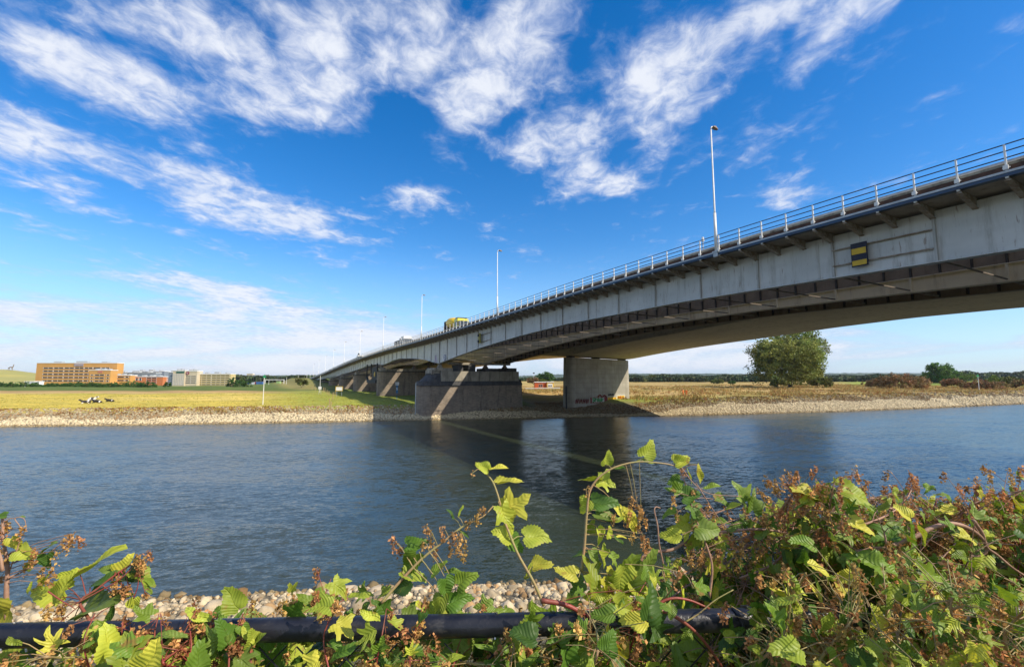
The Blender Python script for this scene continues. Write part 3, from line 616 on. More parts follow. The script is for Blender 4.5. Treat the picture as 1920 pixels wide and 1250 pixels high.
MB().hexa([(-1, 0, .4), (1, 0, .4), (1, 6, .4), (-1, 6, .4), (-1, 1.3, 2.6), (1, 1.3, 2.6), (1, 6, 2.6), (-1, 6, 2.6)]).build('body', WHITE, t4, bevel=.1, loc=(0, 0, 0)); wheels(t4, (1.1, 4.8), -.9, .9, .36)
MB().hexa([(-.85, .55, 1.5), (.85, .55, 1.5), (.85, .75, 1.5), (-.85, .75, 1.5), (-.8, 1.05, 2.3), (.8, 1.05, 2.3), (.8, 1.3, 2.3), (-.8, 1.3, 2.3)]).build('windscreen', GLASS, t4, loc=(0, 0, 0))
# ------------------------------------------------------------------ masonry piers of the steel bridge
def stadium(x0, x1, y0, y1, n=10, pt=1.):
    r = (y1-y0)/2; c = (y0+y1)/2; a = [(x0+r*pt-r*pt*math.sin(t), c+r*math.cos(t)) for t in np.linspace(0, math.pi, n)]
    b = [(x1-r*pt+r*pt*math.sin(t), c-r*math.cos(t)) for t in np.linspace(0, math.pi, n)]
    return a+b
pa = empty('bridge_pier', 'massive brown masonry pier standing on the riverbank, nearest and widest', 'pier', (38, 90.5, 1.), 'brown masonry piers under the steel bridge')
MB().prism(stadium(26.7, 50.9, 87.8, 93.6, 10, .7), -.5, 6.6, stadium(26.85, 50.7, 87.95, 93.5, 10, .7)).build('shaft', BRICK, pa)
MB().prism(stadium(26.6, 50.85, 87.72, 93.7, 10, .7), 6.602, 7.5, stadium(26.9, 50.5, 87.95, 93.4, 10, .7)).build('ledge', DSTONE, pa, bevel=.05)
m = MB(); m.prism(stadium(27.4, 34, 88.1, 93.2, 10, .7), 7.503, 8.7, stadium(28.7, 33.5, 88.3, 93.0, 10, .7)); m.prism(stadium(28.7, 33, 88.4, 92.9, 10, .7), 8.703, 9.1); m.prism(stadium(45, 50.5, 88.1, 93.2, 10, .7), 7.503, 8.7, stadium(45, 49.3, 88.3, 93.0, 10, .7)); m.build('nose_cap', DSTONE, pa)
MB().box(31.0, 48.9, 87.9, 93.3, 7.5, 9.55).build('cap_block', CAPC, pa, bevel=.04)
m = MB(); m.box(29.6, 33.6, 88.2, 93.0, 9.56, 10.2).box(29.2, 31.0, 88.6, 92.8, 8.9, 9.8); m.build('bearing_seat', CAPC, pa, bevel=.04)
MB().box(35.0, 36.0, 88.6, 92.6, 9.56, 10.9).box(37.2, 38.8, 88.6, 92.6, 9.56, 10.9).box(40.9, 44.4, 88.4, 92.9, 9.56, 10.2).box(46.0, 48.6, 88.4, 92.9, 9.56, 10.3).build('bearing_seat', DSTONE, pa, bevel=.03)
MB().box(33.5, 48.0, 90.2, 91.2, 10.95, 11.4).build('cross_wall', CAPC, pa)
MB().box(26.0, 26.12, 88.7, 88.95, 1.0, 7.2).build('gauge_board', M('pale_gauge_board', (.5, .52, .48), (.3, .32, .3), 1, .7, stretch=(1, 1, 4)), pa)
PL = ['brown masonry pier with a broad light stripe, second from the river', 'third brown masonry pier from the river, behind the black gantry', 'fourth brown masonry pier from the river', 'fifth brown masonry pier from the river', 'sixth brown masonry pier from the river', 'last small brown masonry pier before the far abutment']
for i, y in enumerate(PIERY[1:]):
    gz = float(H(np.array([34.]), np.array([y]))[0]); zt = gb(y)-1.0
    p = empty('bridge_pier', PL[i], 'pier', (40, y, gz), 'brown masonry piers under the steel bridge')
    MB().prism(stadium(30.6, 50.4, y-2.2, y+2.2), gz-1, zt-1.3).build('shaft', BRICK, p)
    MB().prism(stadium(30.35, 50.6, y-2.4, y+2.4), zt-1.298, zt-1.0, stadium(30.35, 50.6, y-2.4, y+2.4)).build('ledge', DSTONE, p, bevel=.04)
    m = MB(); m.box(31.2, 49.5, y-1.8, y+1.8, zt-.99, zt-.35)
    for x in (32.0, 42.6, 47.4): m.box(x-.9, x+.9, y-1.2, y+1.2, zt-.35, zt)
    m.build('cap_block', CAPC, p, bevel=.05)
# black gantry by the third pier
c = on(0, 698, 690, 30.9)
g = empty('inspection_gantry', 'black hanging inspection cradle with a yellow lamp under the bridge', 'gantry', (30.9, c[1], 6.5)); y = c[1]; zt = gb(y)
Yl, Yr = on(0, 688, 700, 30.9)[1], on(0, 707, 700, 30.9)[1]
m = MB()
for yy_ in (Yl, (Yl+Yr)/2+1.0, Yr): m.bar((30.9, yy_, zt+.2), (30.9, yy_, 8.4), .35, .35)
m.bar((30.9, Yl, 8.4), (30.9, Yl-2.5, 6.9), .7, .6).bar((30.9, Yl-2.2, 7.0), (30.9, Yr, 7.0), .9, 1.0); m.build('frame', BLACK, g)
MB().box(30.95, 32.0, Yr, (Yl+Yr)/2, 7.4, 11.6).build('cabin', BLACK, g, bevel=.1)
MB().tube([(30.85, Yr+3.4, 9.3), (30.75, Yr+3.4, 9.3)], .8, 16).build('lamp_disc', YELL, g)
# ------------------------------------------------------------------ concrete bridge
CP = np.array([(-40, 15.2), (0, 16.5), (10, 16.8), (20, 16.95), (30, 16.93), (41, 16.5), (53.6, 15.7), (62, 15.25), (70, 14.75), (80, 13.95), (90, 12.95), (94, 12.95), (104, 13.8), (116, 14.5), (135, 14.6), (160, 14.), (200, 12.6), (300, 9.), (420, 6.)])
_c = np.interp(np.arange(-60, 450, 1.), CP[:, 0], CP[:, 1]); _k2 = np.hanning(9); _k2 /= _k2.sum(); _cs = np.convolve(np.pad(_c, 4, 'edge'), _k2, 'valid')
def cb_(y): return float(np.interp(y, np.arange(-60, 450, 1.), _cs))
cbr = empty('concrete_bridge', 'pale concrete box girder bridge arching behind the steel bridge', 'bridge', (73, 91, 13))
ysc = np.arange(-34, 425, 2.)
dt = lambda y: zd(y)+1.0
m = MB(); m.strip(ysc, lambda y: [(63.8, cb_(y)+.55), (83, cb_(y)), (83.15, max(cb_(y)+.4, dt(y)-.9)), (62.9, max(cb_(y)+.9, dt(y)-.7))]); m.build('box_girder', CONC2, cbr)
m = MB(); m.strip(ysc, lambda y: [(59.1, dt(y)-.5), (62.9, dt(y)-.69), (83.1, dt(y)-.89), (87.0, dt(y)-.55), (87.0, dt(y)+.1), (59.1, dt(y)+.1)]); m.build('deck', CONC2, cbr)
cp = empty('bridge_pier', 'tall board-marked concrete wall pier with colourful graffiti at its foot', 'pier', (73, 92, 1))
def cpoly(x0, x1, y0, y1): return stadium(x0, x1, y0, y1, 12, 1.)
v0 = stadium(63.4, 83.6, 90.0, 93.4, 12); zl, zr_ = 13.15, 12.62
k = len(v0); m = MB()
m.add([(x, y, -.5) for x, y in v0]+[(63.8+(x-63.4)*.975, y, zl+(x-63.4)/20.2*(zr_-zl)) for x, y in v0], [tuple(range(k))[::-1], tuple(range(k, 2*k))]+[(j, (j+1) % k, k+(j+1) % k, k+j) for j in range(k)])
m.build('shaft', CONC, cp)
for x in (65.5, 73.2, 81.8):
    z = zl+(x-63.4)/20.2*(zr_-zl); MB().box(x-.8, x+.8, 91, 92.4, z+.003, z+.42).build('bearing', BLACK, cp)
# graffiti pieces painted on the pier foot
def gm(n_, c): return M(n_, c, tuple(x*.8 for x in c), 3, .7)
GC = dict(red=gm('dark_red_spray_paint', (.25, .04, .03)), green=gm('green_spray_paint', (.10, .42, .16)), white=gm('chalky_spray_paint', (.6, .6, .55)), yellow=gm('yellow_spray_paint', (.75, .50, .02)), orange=gm('orange_spray_paint', (.65, .2, .03)), black=gm('black_spray_paint', (.03, .03, .035)), pink=gm('pink_spray_paint', (.5, .3, .33)))
def patch(px0, py0, px1, py1, mat, off, ins=.0):
    a = on(1, px0, py1, 90-off); b = on(1, px1, py0, 90-off); n_ = 22
    top_ = [(a[0]+(b[0]-a[0])*i/n_, b[2]-(0 if i % 2 else .18)*((i*7) % 5)/4-.0) for i in range(n_+1)]
    bot = [(a[0]+(b[0]-a[0])*i/n_, a[2]+.15*((i*5) % 4)/3) for i in range(n_+1)][::-1]
    p = top_+bot; m = MB(); k = len(p)
    m.add([(x, 90-off, z) for x, z in p]+[(x, 90-off+.004, z) for x, z in p], [tuple(range(k)), tuple(range(k, 2*k))[::-1]]+[(j, (j+1) % k, k+(j+1) % k, k+j) for j in range(k)])
    return m.build('graffiti', mat, cp)
patch(1107, 744, 1139, 756, GC['red'], .014); patch(1110, 745, 1133, 754.5, GC['white'], .020)
patch(1140, 744, 1158, 751, GC['yellow'], .010); patch(1156, 739, 1172, 750.5, GC['white'], .014); patch(1157.5, 741, 1171, 749, GC['yellow'], .020); patch(1140, 737.5, 1151, 742, GC['black'], .012)
def word(txtpts, px0, py0, w_, h_, mat, r, off):
    for s in txtpts:
        pts = []
        for (a, b) in s:
            q = on(1, px0+a*w_, py0-b*h_, 90-off); pts.append(tuple(q))
        MB().tube(pts, r, 5).build('graffiti', mat, cp)
zig = lambda n_: [[(i+.1, .1), (i+.3, .9), (i+.55, .2), (i+.85, .95)] for i in range(n_)]
word([[(.8, .9), (.2, .8), (.3, .5), (.8, .45), (.7, .1), (.1, .1)], [(1.2, .1), (1.2, .9), (1.8, .8), (1.3, .5)], [(2.1, .5), (2.4, .9), (2.8, .5), (2.5, .1), (2.1, .5)], [(3.1, .8), (3.2, .1), (3.7, .2), (3.8, .9)], [(4.1, .1), (4.2, .9), (4.8, .7), (4.2, .45)]], 1110.5, 753.5, 4.3, 8, GC['green'], .16, .03)
word(zig(4), 1079, 757, 6.5, 9, GC['red'], .13, .018); word(zig(5), 1078, 756, 5.5, 8.5, GC['pink'], .07, .02); word(zig(4), 1080, 753, 6, 7, GC['black'], .06, .02)
word([[(.1, .1), (.2, .9), (.6, .5), (.9, .9), (.9, .1)], [(1.2, .1), (1.3, .9), (1.8, .8), (1.3, .5), (1.9, .1)], [(2.2, .1), (2.3, .9), (2.9, .2)]], 1158.5, 748, 4, 6, GC['orange'], .12, .03)
word([[(.1, .9), (.2, .1), (.9, .1), (.9, .9)], [(1.2, .1), (1.6, .9), (1.9, .1)]], 1142, 750, 7, 5, GC['orange'], .09, .03)
word([[(0, .5), (.5, 1), (1, .3), (1.5, .9), (2, .4)]], 1121, 746, 8, 6, GC['red'], .2, .024)
# ------------------------------------------------------------------ vegetation far away
def leafmat(name, c1, c2, transl=.25):
    m = bpy.data.materials.new(name); m.use_nodes = True; n = NT(m.node_tree)
    t = n.a('ShaderNodeAttribute', attribute_name='tint').outputs['Color']
    g = n.a('ShaderNodeNewGeometry').outputs['Position']
    f = n.ss(n.noise(g, .35, 4, .6), .35, .65); c = n.mix(1., n.mix(f, c1, c2), t, 'MULTIPLY')
    b = n.a('ShaderNodeBsdfPrincipled', {'Base Color': c, 'Roughness': .6, 'Specular IOR Level': .25})
    tr_ = n.a('ShaderNodeBsdfTranslucent', {'Color': c})
    mx = n.a('ShaderNodeMixShader', {0: transl, 1: b.outputs[0], 2: tr_.outputs[0]}); n.a('ShaderNodeOutputMaterial', {0: mx.outputs[0]}); return m
def quads(name, C, sz, mat, parent=None, tint=None, up=.25, aspect=.6):
    n = len(C); nv = rng.normal(size=(n, 3)); nv[:, 2] += up; nv /= np.linalg.norm(nv, axis=1)[:, None]
    a = np.cross(nv, rng.normal(size=(n, 3))); a /= np.linalg.norm(a, axis=1)[:, None]; b = np.cross(nv, a)
    sz = np.broadcast_to(sz, (n,))[:, None]*rng.uniform(.6, 1.3, (n, 1)); a = a*sz; b = b*sz*aspect
    V = np.stack([C-a, C-b*.9+a*.1, C+a, C+b], 1).reshape(-1, 3)
    if tint is None: tint = rng.uniform(.75, 1.25, (n, 1))*np.ones(3)
    return arr(name, V, np.arange(4*n).reshape(n, 4), mat, parent, col=tint)
WILLOW = leafmat('willow_leaves', (.19, .24, .05), (.27, .30, .075)); DKG = leafmat('dark_green_leaves', (.05, .12, .022), (.075, .155, .03))
RTG = leafmat('fresh_green_leaves', (.075, .17, .025), (.11, .21, .035)); OLV = leafmat('olive_green_leaves', (.10, .13, .03), (.15, .17, .045)); RED = leafmat('russet_twigs', (.24, .13, .06), (.17, .15, .055))
FAR = leafmat('distant_woodland_leaves', (.04, .07, .028), (.06, .095, .038), .1); LIME = leafmat('bright_shrub_leaves', (.17, .24, .04), (.13, .19, .04))
DRYG = leafmat('dry_grass_blades', (.42, .31, .13), (.33, .27, .10), .3)
BARK = M('tree_bark', (.12, .10, .075), (.07, .06, .045), 2, .9, .02, 8)
def tree(name, label, cat, x, y, gz, h, w, mat, n, leaf, lobes=14, group=None, base=.12, trunk=.035, shape=1., bush=False, sub=5):
    p = empty(name, label, cat, (x, y, gz), group)
    cz = gz+h*(base+(1-base)/2); rz = h*(1-base)/2
    L = []
    phs = rng.permutation(lobes)
    for i in range(lobes):
        th = i*2.39996+rng.uniform(-.5, .5); lo = -.85 if not bush else -.2; ph = lo+(1-lo)*((phs[i]+.5)/lobes)+rng.uniform(-.05, .03); r = rng.uniform(.5, .82)
        sx = math.sqrt(max(0, 1-ph*ph))**shape
        L.append((x+w/2*r*sx*math.cos(th), y+w/2*r*sx*math.sin(th), cz+rz*r*ph*1.0, rng.uniform(.26, .44)*w/2))
    L = np.array(L); k = rng.integers(0, lobes, n)
    # smaller clumps inside each lobe
    cl = rng.normal(size=(lobes, sub*4, 3)); cl /= np.linalg.norm(cl, axis=2)[..., None]; cl *= rng.uniform(.5, 1.05, (lobes, sub*4, 1))
    j = rng.integers(0, sub*4, n); dlt = np.clip(rng.normal(size=(n, 3))*.13, -.28, .28)
    P_ = L[k, :3]+(cl[k, j]+dlt)*L[k, 3][:, None]*np.array([1, 1, .85])
    P_[:, 2] = np.maximum(P_[:, 2], gz+.05*h*(0 if bush else 1)+.02)
    ct = (rng.uniform(.72, 1.25, (lobes, 1))[k]*rng.uniform(.65, 1.3, (lobes, sub*4))[k, j][:, None]*rng.uniform(.8, 1.2, (n, 1)))*np.ones(3)
    ct[:, 0] *= rng.uniform(.85, 1.2, lobes)[k]
    quads('crown' if not bush else 'foliage', P_, leaf, mat, p, ct)
    m = MB(); r0 = trunk*h*(1 if not bush else .5)
    if not bush: m.tube([(x, y, gz-.3), (x+.02*h, y, gz+h*.2), (x, y+.01*h, gz+h*.45), (x, y, gz+h*.8)], r0, 8, r0*.2)
    for q in L[:(9 if not bush else 6)]:
        s = (x, y, gz+(h*rng.uniform(.12, .45) if not bush else 0)); mid = ((s[0]+q[0])/2, (s[1]+q[1])/2, (s[2]*.4+q[2]*.6)); m.tube([s, mid, tuple(q[:3])], r0*.45, 6, r0*.08)
    m.build('trunk' if not bush else 'stems', BARK, p); return p
def gz_(x, y): return float(H(np.array([x]), np.array([y]))[0])
def place(px, pyb, pyt, wpx, dep):
    """foot pixel, top pixel, width in pixels and distance -> position, height, width"""
    q = at(px, 700, dep); g_ = gz_(q[0], q[1]); t_ = at(px, pyt, dep)[2]; return q[0], q[1], g_, t_-g_, wpx*dep/F
x, y, g_, h, w_ = place(1480, 731, 617, 176, 205)
p = tree('willow_tree', 'huge rounded olive-green tree right of the concrete pier', 'tree', x, y, g_, h, w_*.78, WILLOW, 56000, .40, 50, base=-.02, shape=.6, trunk=.036, sub=7)
x, y, g_, h, w_ = place(1763, 722, 681, 56, 330); tree('round_tree', 'dark green rounded tree on the right riverbank', 'tree', x, y, g_, h, w_*.95, RTG, 24000, .4, 26, base=-.04, sub=7, shape=.6)
x, y, g_, h, w_ = place(1023, 716, 699, 36, 420); tree('round_tree', 'rounded green tree behind the orange hut between the piers', 'tree', x, y, g_, h, w_, DKG, 6000, .55, 14, base=.02, sub=7)
for (px, pt, wp, dp, mt, lb, nn) in [(1458, 707, 36, 176, OLV, 'yellowish round shrub at the foot of the huge tree', 4200), (1540, 709, 40, 190, OLV, 'olive shrub at the right foot of the huge tree', 3600), (1685, 709, 88, 195, RED, 'wide russet thicket left of the dark round tree', 6500),
        (1722, 703, 20, 215, OLV, 'thin olive shrub just left of the dark round tree', 1500), (1788, 711, 40, 200, RED, 'russet shrub at the right foot of the dark round tree', 3200), (1808, 701, 34, 320, LIME, 'bright yellow-green shrub right of the dark round tree', 2600),
        (1845, 719, 60, 190, RED, 'russet thicket around the thin marker pole on the right', 4200), (1868, 706, 34, 250, LIME, 'bright green shrub beyond the thin marker pole', 2200), (1895, 708, 44, 200, OLV, 'olive shrub near the right end of the far bank', 2600), (1918, 712, 40, 190, RED, 'russet shrub at the right edge of the far bank', 2400),
        (1640, 714, 40, 215, RED, 'low brownish shrub between the huge tree and the thicket', 2000), (1345, 711, 26, 330, OLV, 'dark olive shrub in the dry field beside the huge tree', 1500), (1372, 714, 14, 300, DKG, 'small dark shrub nearest the left foot of the huge tree', 900),
        (566, 708, 26, 250, OLV, 'olive shrub beside the far foot of the bridge', 2200), (1000, 709, 26, 300, RED, 'reddish shrub left of the orange hut', 1500), (1018, 712, 20, 260, LIME, 'yellowish shrub behind the orange hut', 1200), (1222, 703, 22, 480, OLV, 'rounded olive tree at the far field edge right of the concrete pier', 1800)]:
    x, y, g_, h, w_ = place(px, 0, pt, wp, dp); tree('shrub' if px != 1222 else 'field_tree', lb, 'shrub' if px != 1222 else 'tree', x, y, g_, max(h, .8), w_, mt, nn, .16+dp*.0008, 12, 'shrubs on the far bank' if px != 1222 else None, base=0, bush=True)
# left tree row behind the dyke
lt = [(4, 717, 20, 240), (23, 716, 13, 240), (42, 717, 20, 242), (62, 719, 14, 243), (75, 718, 18, 244), (88, 720, 14, 241), (100, 718, 17, 242), (113, 719, 15, 243), (124, 718, 14, 240), (137, 719, 18, 242), (150, 718, 15, 243), (163, 719, 18, 241), (174, 717, 14, 242), (188, 719, 18, 243),
      (205, 719, 18, 242), (219, 718, 16, 241), (233, 719, 16, 243), (250, 716, 22, 242), (266, 717, 18, 243), (281, 718, 20, 242), (436, 706, 14, 255), (450, 709, 18, 262), (464, 711, 16, 262), (316, 717, 10, 300)]
words_l = 'first second third fourth fifth sixth seventh eighth ninth tenth eleventh twelfth thirteenth fourteenth fifteenth sixteenth seventeenth eighteenth nineteenth twentieth twenty-first twenty-second twenty-third'.split()
lt.sort()
for i, (px, pt, wp, dp) in enumerate(lt):
    x, y, g_, h, w_ = place(px, 0, pt-1, wp, dp)
    nm = 'last dark rounded tree of the row, beside the beige office wing' if i == len(lt)-1 else f'{words_l[i]} dark rounded tree from the left in the row before the offices'
    tree('dyke_tree', nm, 'tree', x, y, g_, max(h, 2), w_*1.4, DKG, 1500, .28, 10, 'row of trees behind the dyke', base=0, trunk=.03)
# distant woodland: one mass
def wood(name, specs, mat, leaf):
    Cs = []; ts = []
    for (x0, x1, ytop, amp, dep, dens_, hh) in specs:
        n_ = int((x1-x0)*dens_)
        for _ in range(n_):
            px = rng.uniform(x0, x1); dp = dep*rng.uniform(.93, 1.12); q = at(px, 700, dp); g0 = gz_(q[0], q[1]); t_ = at(px, ytop+amp*(.5*math.sin(px*.11)+.5*math.sin(px*.047+2))+rng.uniform(-.6, 1.2), dp)[2]
            h = max(t_-g0, 3); r = h*rng.uniform(.35, .6); m_ = 70
            d = rng.normal(size=(m_, 3)); d /= np.linalg.norm(d, axis=1)[:, None]
            Cs.append(np.array([q[0], q[1], g0+h*.55])+d*np.array([r*1.2, r*1.2, h*.45])*rng.uniform(.75, 1.05, (m_, 1))); ts.append(np.ones((m_, 3))*rng.uniform(.65, 1.5)*np.array([rng.uniform(.85, 1.5), 1, rng.uniform(.8, 1.1)])*rng.uniform(.75, 1.2, (m_, 1)))
    C = np.concatenate(Cs); T = np.concatenate(ts); o = quads(name, C, leaf, mat, None, T, .2, .8); tag(o, kind='stuff')
wood('distant_woodland', [(425, 600, 705, 2.0, 600, 1.1, 12), (955, 1075, 708, 1.5, 620, .9, 12), (1175, 1440, 703.5, 1.8, 640, 1.9, 12), (1180, 1440, 707.5, 1.5, 500, 1.5, 8), (1550, 1800, 703, 1.8, 680, 1.7, 12), (1560, 1800, 707.5, 1.5, 520, 1.0, 12)], FAR, 1.6)
wood('distant_woodland', [(1800, 1935, 697.5, 2.5, 640, .9, 14), (280, 330, 712, 1, 520, .5, 12)], FAR, 1.6)
# wooded ridge on the horizon
def ridge(name, pts, dep, mat, thick=900):
    pts = np.array(pts); px = np.arange(pts[0, 0], pts[-1, 0], 1.6); py = np.interp(px, pts[:, 0], pts[:, 1])+.5*np.sin(px*.35)*np.sin(px*.13)+.35*np.sin(px*.9)
    a = np.array([at(p, q, dep) for p, q in zip(px, py)]); k = len(a)
    f0 = a.copy(); f0[:, 2] = 2; f0 -= Fh*dep*.12; m1 = a-Fh*dep*.05; m1[:, 2] = 2+(a[:, 2]-2)*.72; b = a+Fh*dep*.15; b[:, 2] = 2
    V = np.concatenate([f0, m1, a, b]); i = np.arange(k-1); Fc = np.concatenate([np.stack([i+r*k, i+1+r*k, i+1+(r+1)*k, i+(r+1)*k], 1) for r in range(3)])
    tag(arr(name, V, Fc, mat, smooth=True), kind='structure')
RIDGE = M('distant_ridge_woods', (.055, .085, .06), (.09, .13, .07), .012, .95, 9, .03, coords='world')
ridge('hills', [(960, 705), (1010, 703), (1060, 701), (1110, 699.5), (1180, 700), (1260, 700.5), (1330, 700), (1400, 701), (1480, 700), (1560, 699.5), (1640, 699), (1740, 699.5), (1830, 700.5), (1960, 700)], 2600, RIDGE)
ridge('hills', [(400, 705), (440, 706), (480, 704.5), (560, 703), (640, 704), (800, 705)], 1500, RIDGE)
# grassy mound with the deer sculpture
hc = at(14, 700, 520); hx = np.linspace(-130, 130, 60)
GX, GY = np.meshgrid(hx, hx); hh = 2+16.9*np.exp(-((GX*RT[0]+GY*RT[1]+18)**2/(2*48**2)+(GX*Fh[0]+GY*Fh[1])**2/(2*45**2)))+.5*wob(GX, GY, 9.)
V = np.stack([GX.ravel()+hc[0], GY.ravel()+hc[1], hh.ravel()-1.0], 1); i = np.arange(59*60).reshape(59, 60)[:, :-1].ravel()
tag(arr('hill', V, np.stack([i, i+1, i+61, i+60], 1), M('dry_hill_grass', (.42, .36, .10), (.30, .29, .09), .03, .95, coords='world', stretch=(.5, .5, 6)), smooth=True), kind='structure')
# ------------------------------------------------------------------ animals and people (one skinned surface each)
def skin(name, verts, edges, radii, mat, parent=None, sub=1, loc=None):
    me = bpy.data.meshes.new(name); me.from_pydata([Vector(v) for v in verts], edges, []); o = bpy.data.objects.new(name, me); COL.objects.link(o)
    o.modifiers.new('s', 'SKIN'); me.skin_vertices.update() if hasattr(me.skin_vertices, 'update') else None
    if not me.skin_vertices:
        bpy.context.view_layer.objects.active = o; bpy.ops.mesh.customdata_skin_add()
    for i, r in enumerate(radii): me.skin_vertices[0].data[i].radius = (r, r) if not isinstance(r, tuple) else r
    me.skin_vertices[0].data[0].use_root = True
    sb = o.modifiers.new('b', 'SUBSURF'); sb.levels = sb.render_levels = sub
    dg = bpy.context.evaluated_depsgraph_get(); m2 = bpy.data.meshes.new_from_object(o.evaluated_get(dg)); m2.name = name
    bpy.data.objects.remove(o); m2.materials.clear(); m2.materials.append(mat); m2.shade_smooth(); return link(name, m2, parent, loc)
def cow_mat(name, thr, sc=1.1):
    m = bpy.data.materials.new(name); m.use_nodes = True; n = NT(m.node_tree); g = n.a('ShaderNodeTexCoord').outputs['Object']
    f = n.ss(n.noise(n.mp(g, (thr*9, 2, 1)), sc, 2, .4), thr-.02, thr+.02); c = n.mix(f, (.78, .74, .66), (.02, .017, .015))
    b = n.a('ShaderNodeBsdfPrincipled', {'Base Color': c, 'Roughness': .7}); n.a('ShaderNodeOutputMaterial', {0: b.outputs[0]}); return m
def cow(label, px, py, ang, thr, s=1.):
    q = on(2, px, py, 2.75); q[2] = gz_(q[0], q[1]); r = empty('cow', label, 'cow', q, 'cows lying in the meadow'); r.rotation_euler.z = ang; r.scale = (s, s, s)
    V_ = [(0, 0, .5), (.65, 0, .55), (1.0, 0, .72), (1.35, 0, 1.02), (1.75, 0, .98), (-.6, 0, .52), (-1.0, 0, .42), (.75, .32, .25), (1.1, .4, .1), (.75, .3, .1), (.75, -.32, .25), (1.05, -.42, .1), (-.7, .38, .25), (-.25, .62, .12), (-.7, .65, .09), (-.7, -.38, .22), (-.3, -.6, .12)]
    E_ = [(0, 1), (1, 2), (2, 3), (3, 4), (0, 5), (5, 6), (1, 7), (7, 8), (8, 9), (1, 10), (10, 11), (5, 12), (12, 13), (13, 14), (5, 15), (15, 16)]
    skin('body', V_, E_, [(.42, .40), (.38, .40), (.24, .26), (.19, .2), (.12, .12), (.42, .38), (.22, .22), .14, .08, .06, .14, .08, .2, .1, .06, .2, .1], cow_mat('cow_hide', thr), r, 2, loc=(0, 0, 0))
    m = MB()
    for sgn in (-1, 1): m.tube([(1.32, sgn*.12, 1.12), (1.28, sgn*.3, 1.12)], .06, 6, .02); m.tube([(1.4, sgn*.09, 1.16), (1.42, sgn*.17, 1.3)], .03, 6, .01)
    m.build('ears_and_horns', BLACK, r, loc=(0, 0, 0)); MB().tube([(-1.15, 0, .5), (-1.3, .1, .3), (-1.1, .3, .08)], .03, 6).build('tail', BLACK, r, loc=(0, 0, 0))
    return r
cow('white cow with black patches lying leftmost in the meadow', 162, 753.5, math.radians(200), .47, .8)
cow('white cow with black patches raised highest in the resting group', 173, 750.5, math.radians(-35), .52, 1.0)
cow('black cow lying at the right end of the resting group', 183, 753, math.radians(165), .36, .8)
cow('black cow lying alone to the right of the group', 207, 751, math.radians(170), .34, .75)
# deer sculpture
dq = at(20, 693.3, 520); dx = RT
dr = empty('deer_sculpture', 'dark deer sculpture standing on the grassy hill', 'sculpture', (dq[0], dq[1], dq[2]-.2)); dr.rotation_euler.z = math.atan2(RT[1], RT[0]); dr.scale = (1.75, 1.75, 1.75)
V_ = [(0, 0, 1.85), (.9, 0, 1.85), (1.35, 0, 2.3), (1.6, 0, 2.7), (2.05, 0, 2.6), (-1.2, 0, 1.9), (.95, .2, 1.0), (.97, .2, 0), (.9, -.2, 1.0), (1.15, -.2, 0), (-1.3, .2, 1.1), (-1.1, .2, .6), (-1.2, .2, 0), (-1.3, -.2, 1.1), (-1.5, -.2, .6), (-1.55, -.2, 0),
      (1.5, .2, 3.2), (1.2, .5, 3.7), (1.7, .5, 3.8), (1.6, -.2, 3.2), (1.9, -.5, 3.6), (2.2, -.4, 3.8)]
E_ = [(0, 1), (1, 2), (2, 3), (3, 4), (0, 5), (1, 6), (6, 7), (1, 8), (8, 9), (5, 10), (10, 11), (11, 12), (5, 13), (13, 14), (14, 15), (3, 16), (16, 17), (16, 18), (3, 19), (19, 20), (19, 21)]
skin('body', V_, E_, [.36, .36, .22, .17, .09, .34, .13, .07, .15, .07, .2, .09, .07, .2, .09, .07, .07, .05, .05, .07, .05, .05], DARKST, dr, 1, loc=(0, 0, 0))
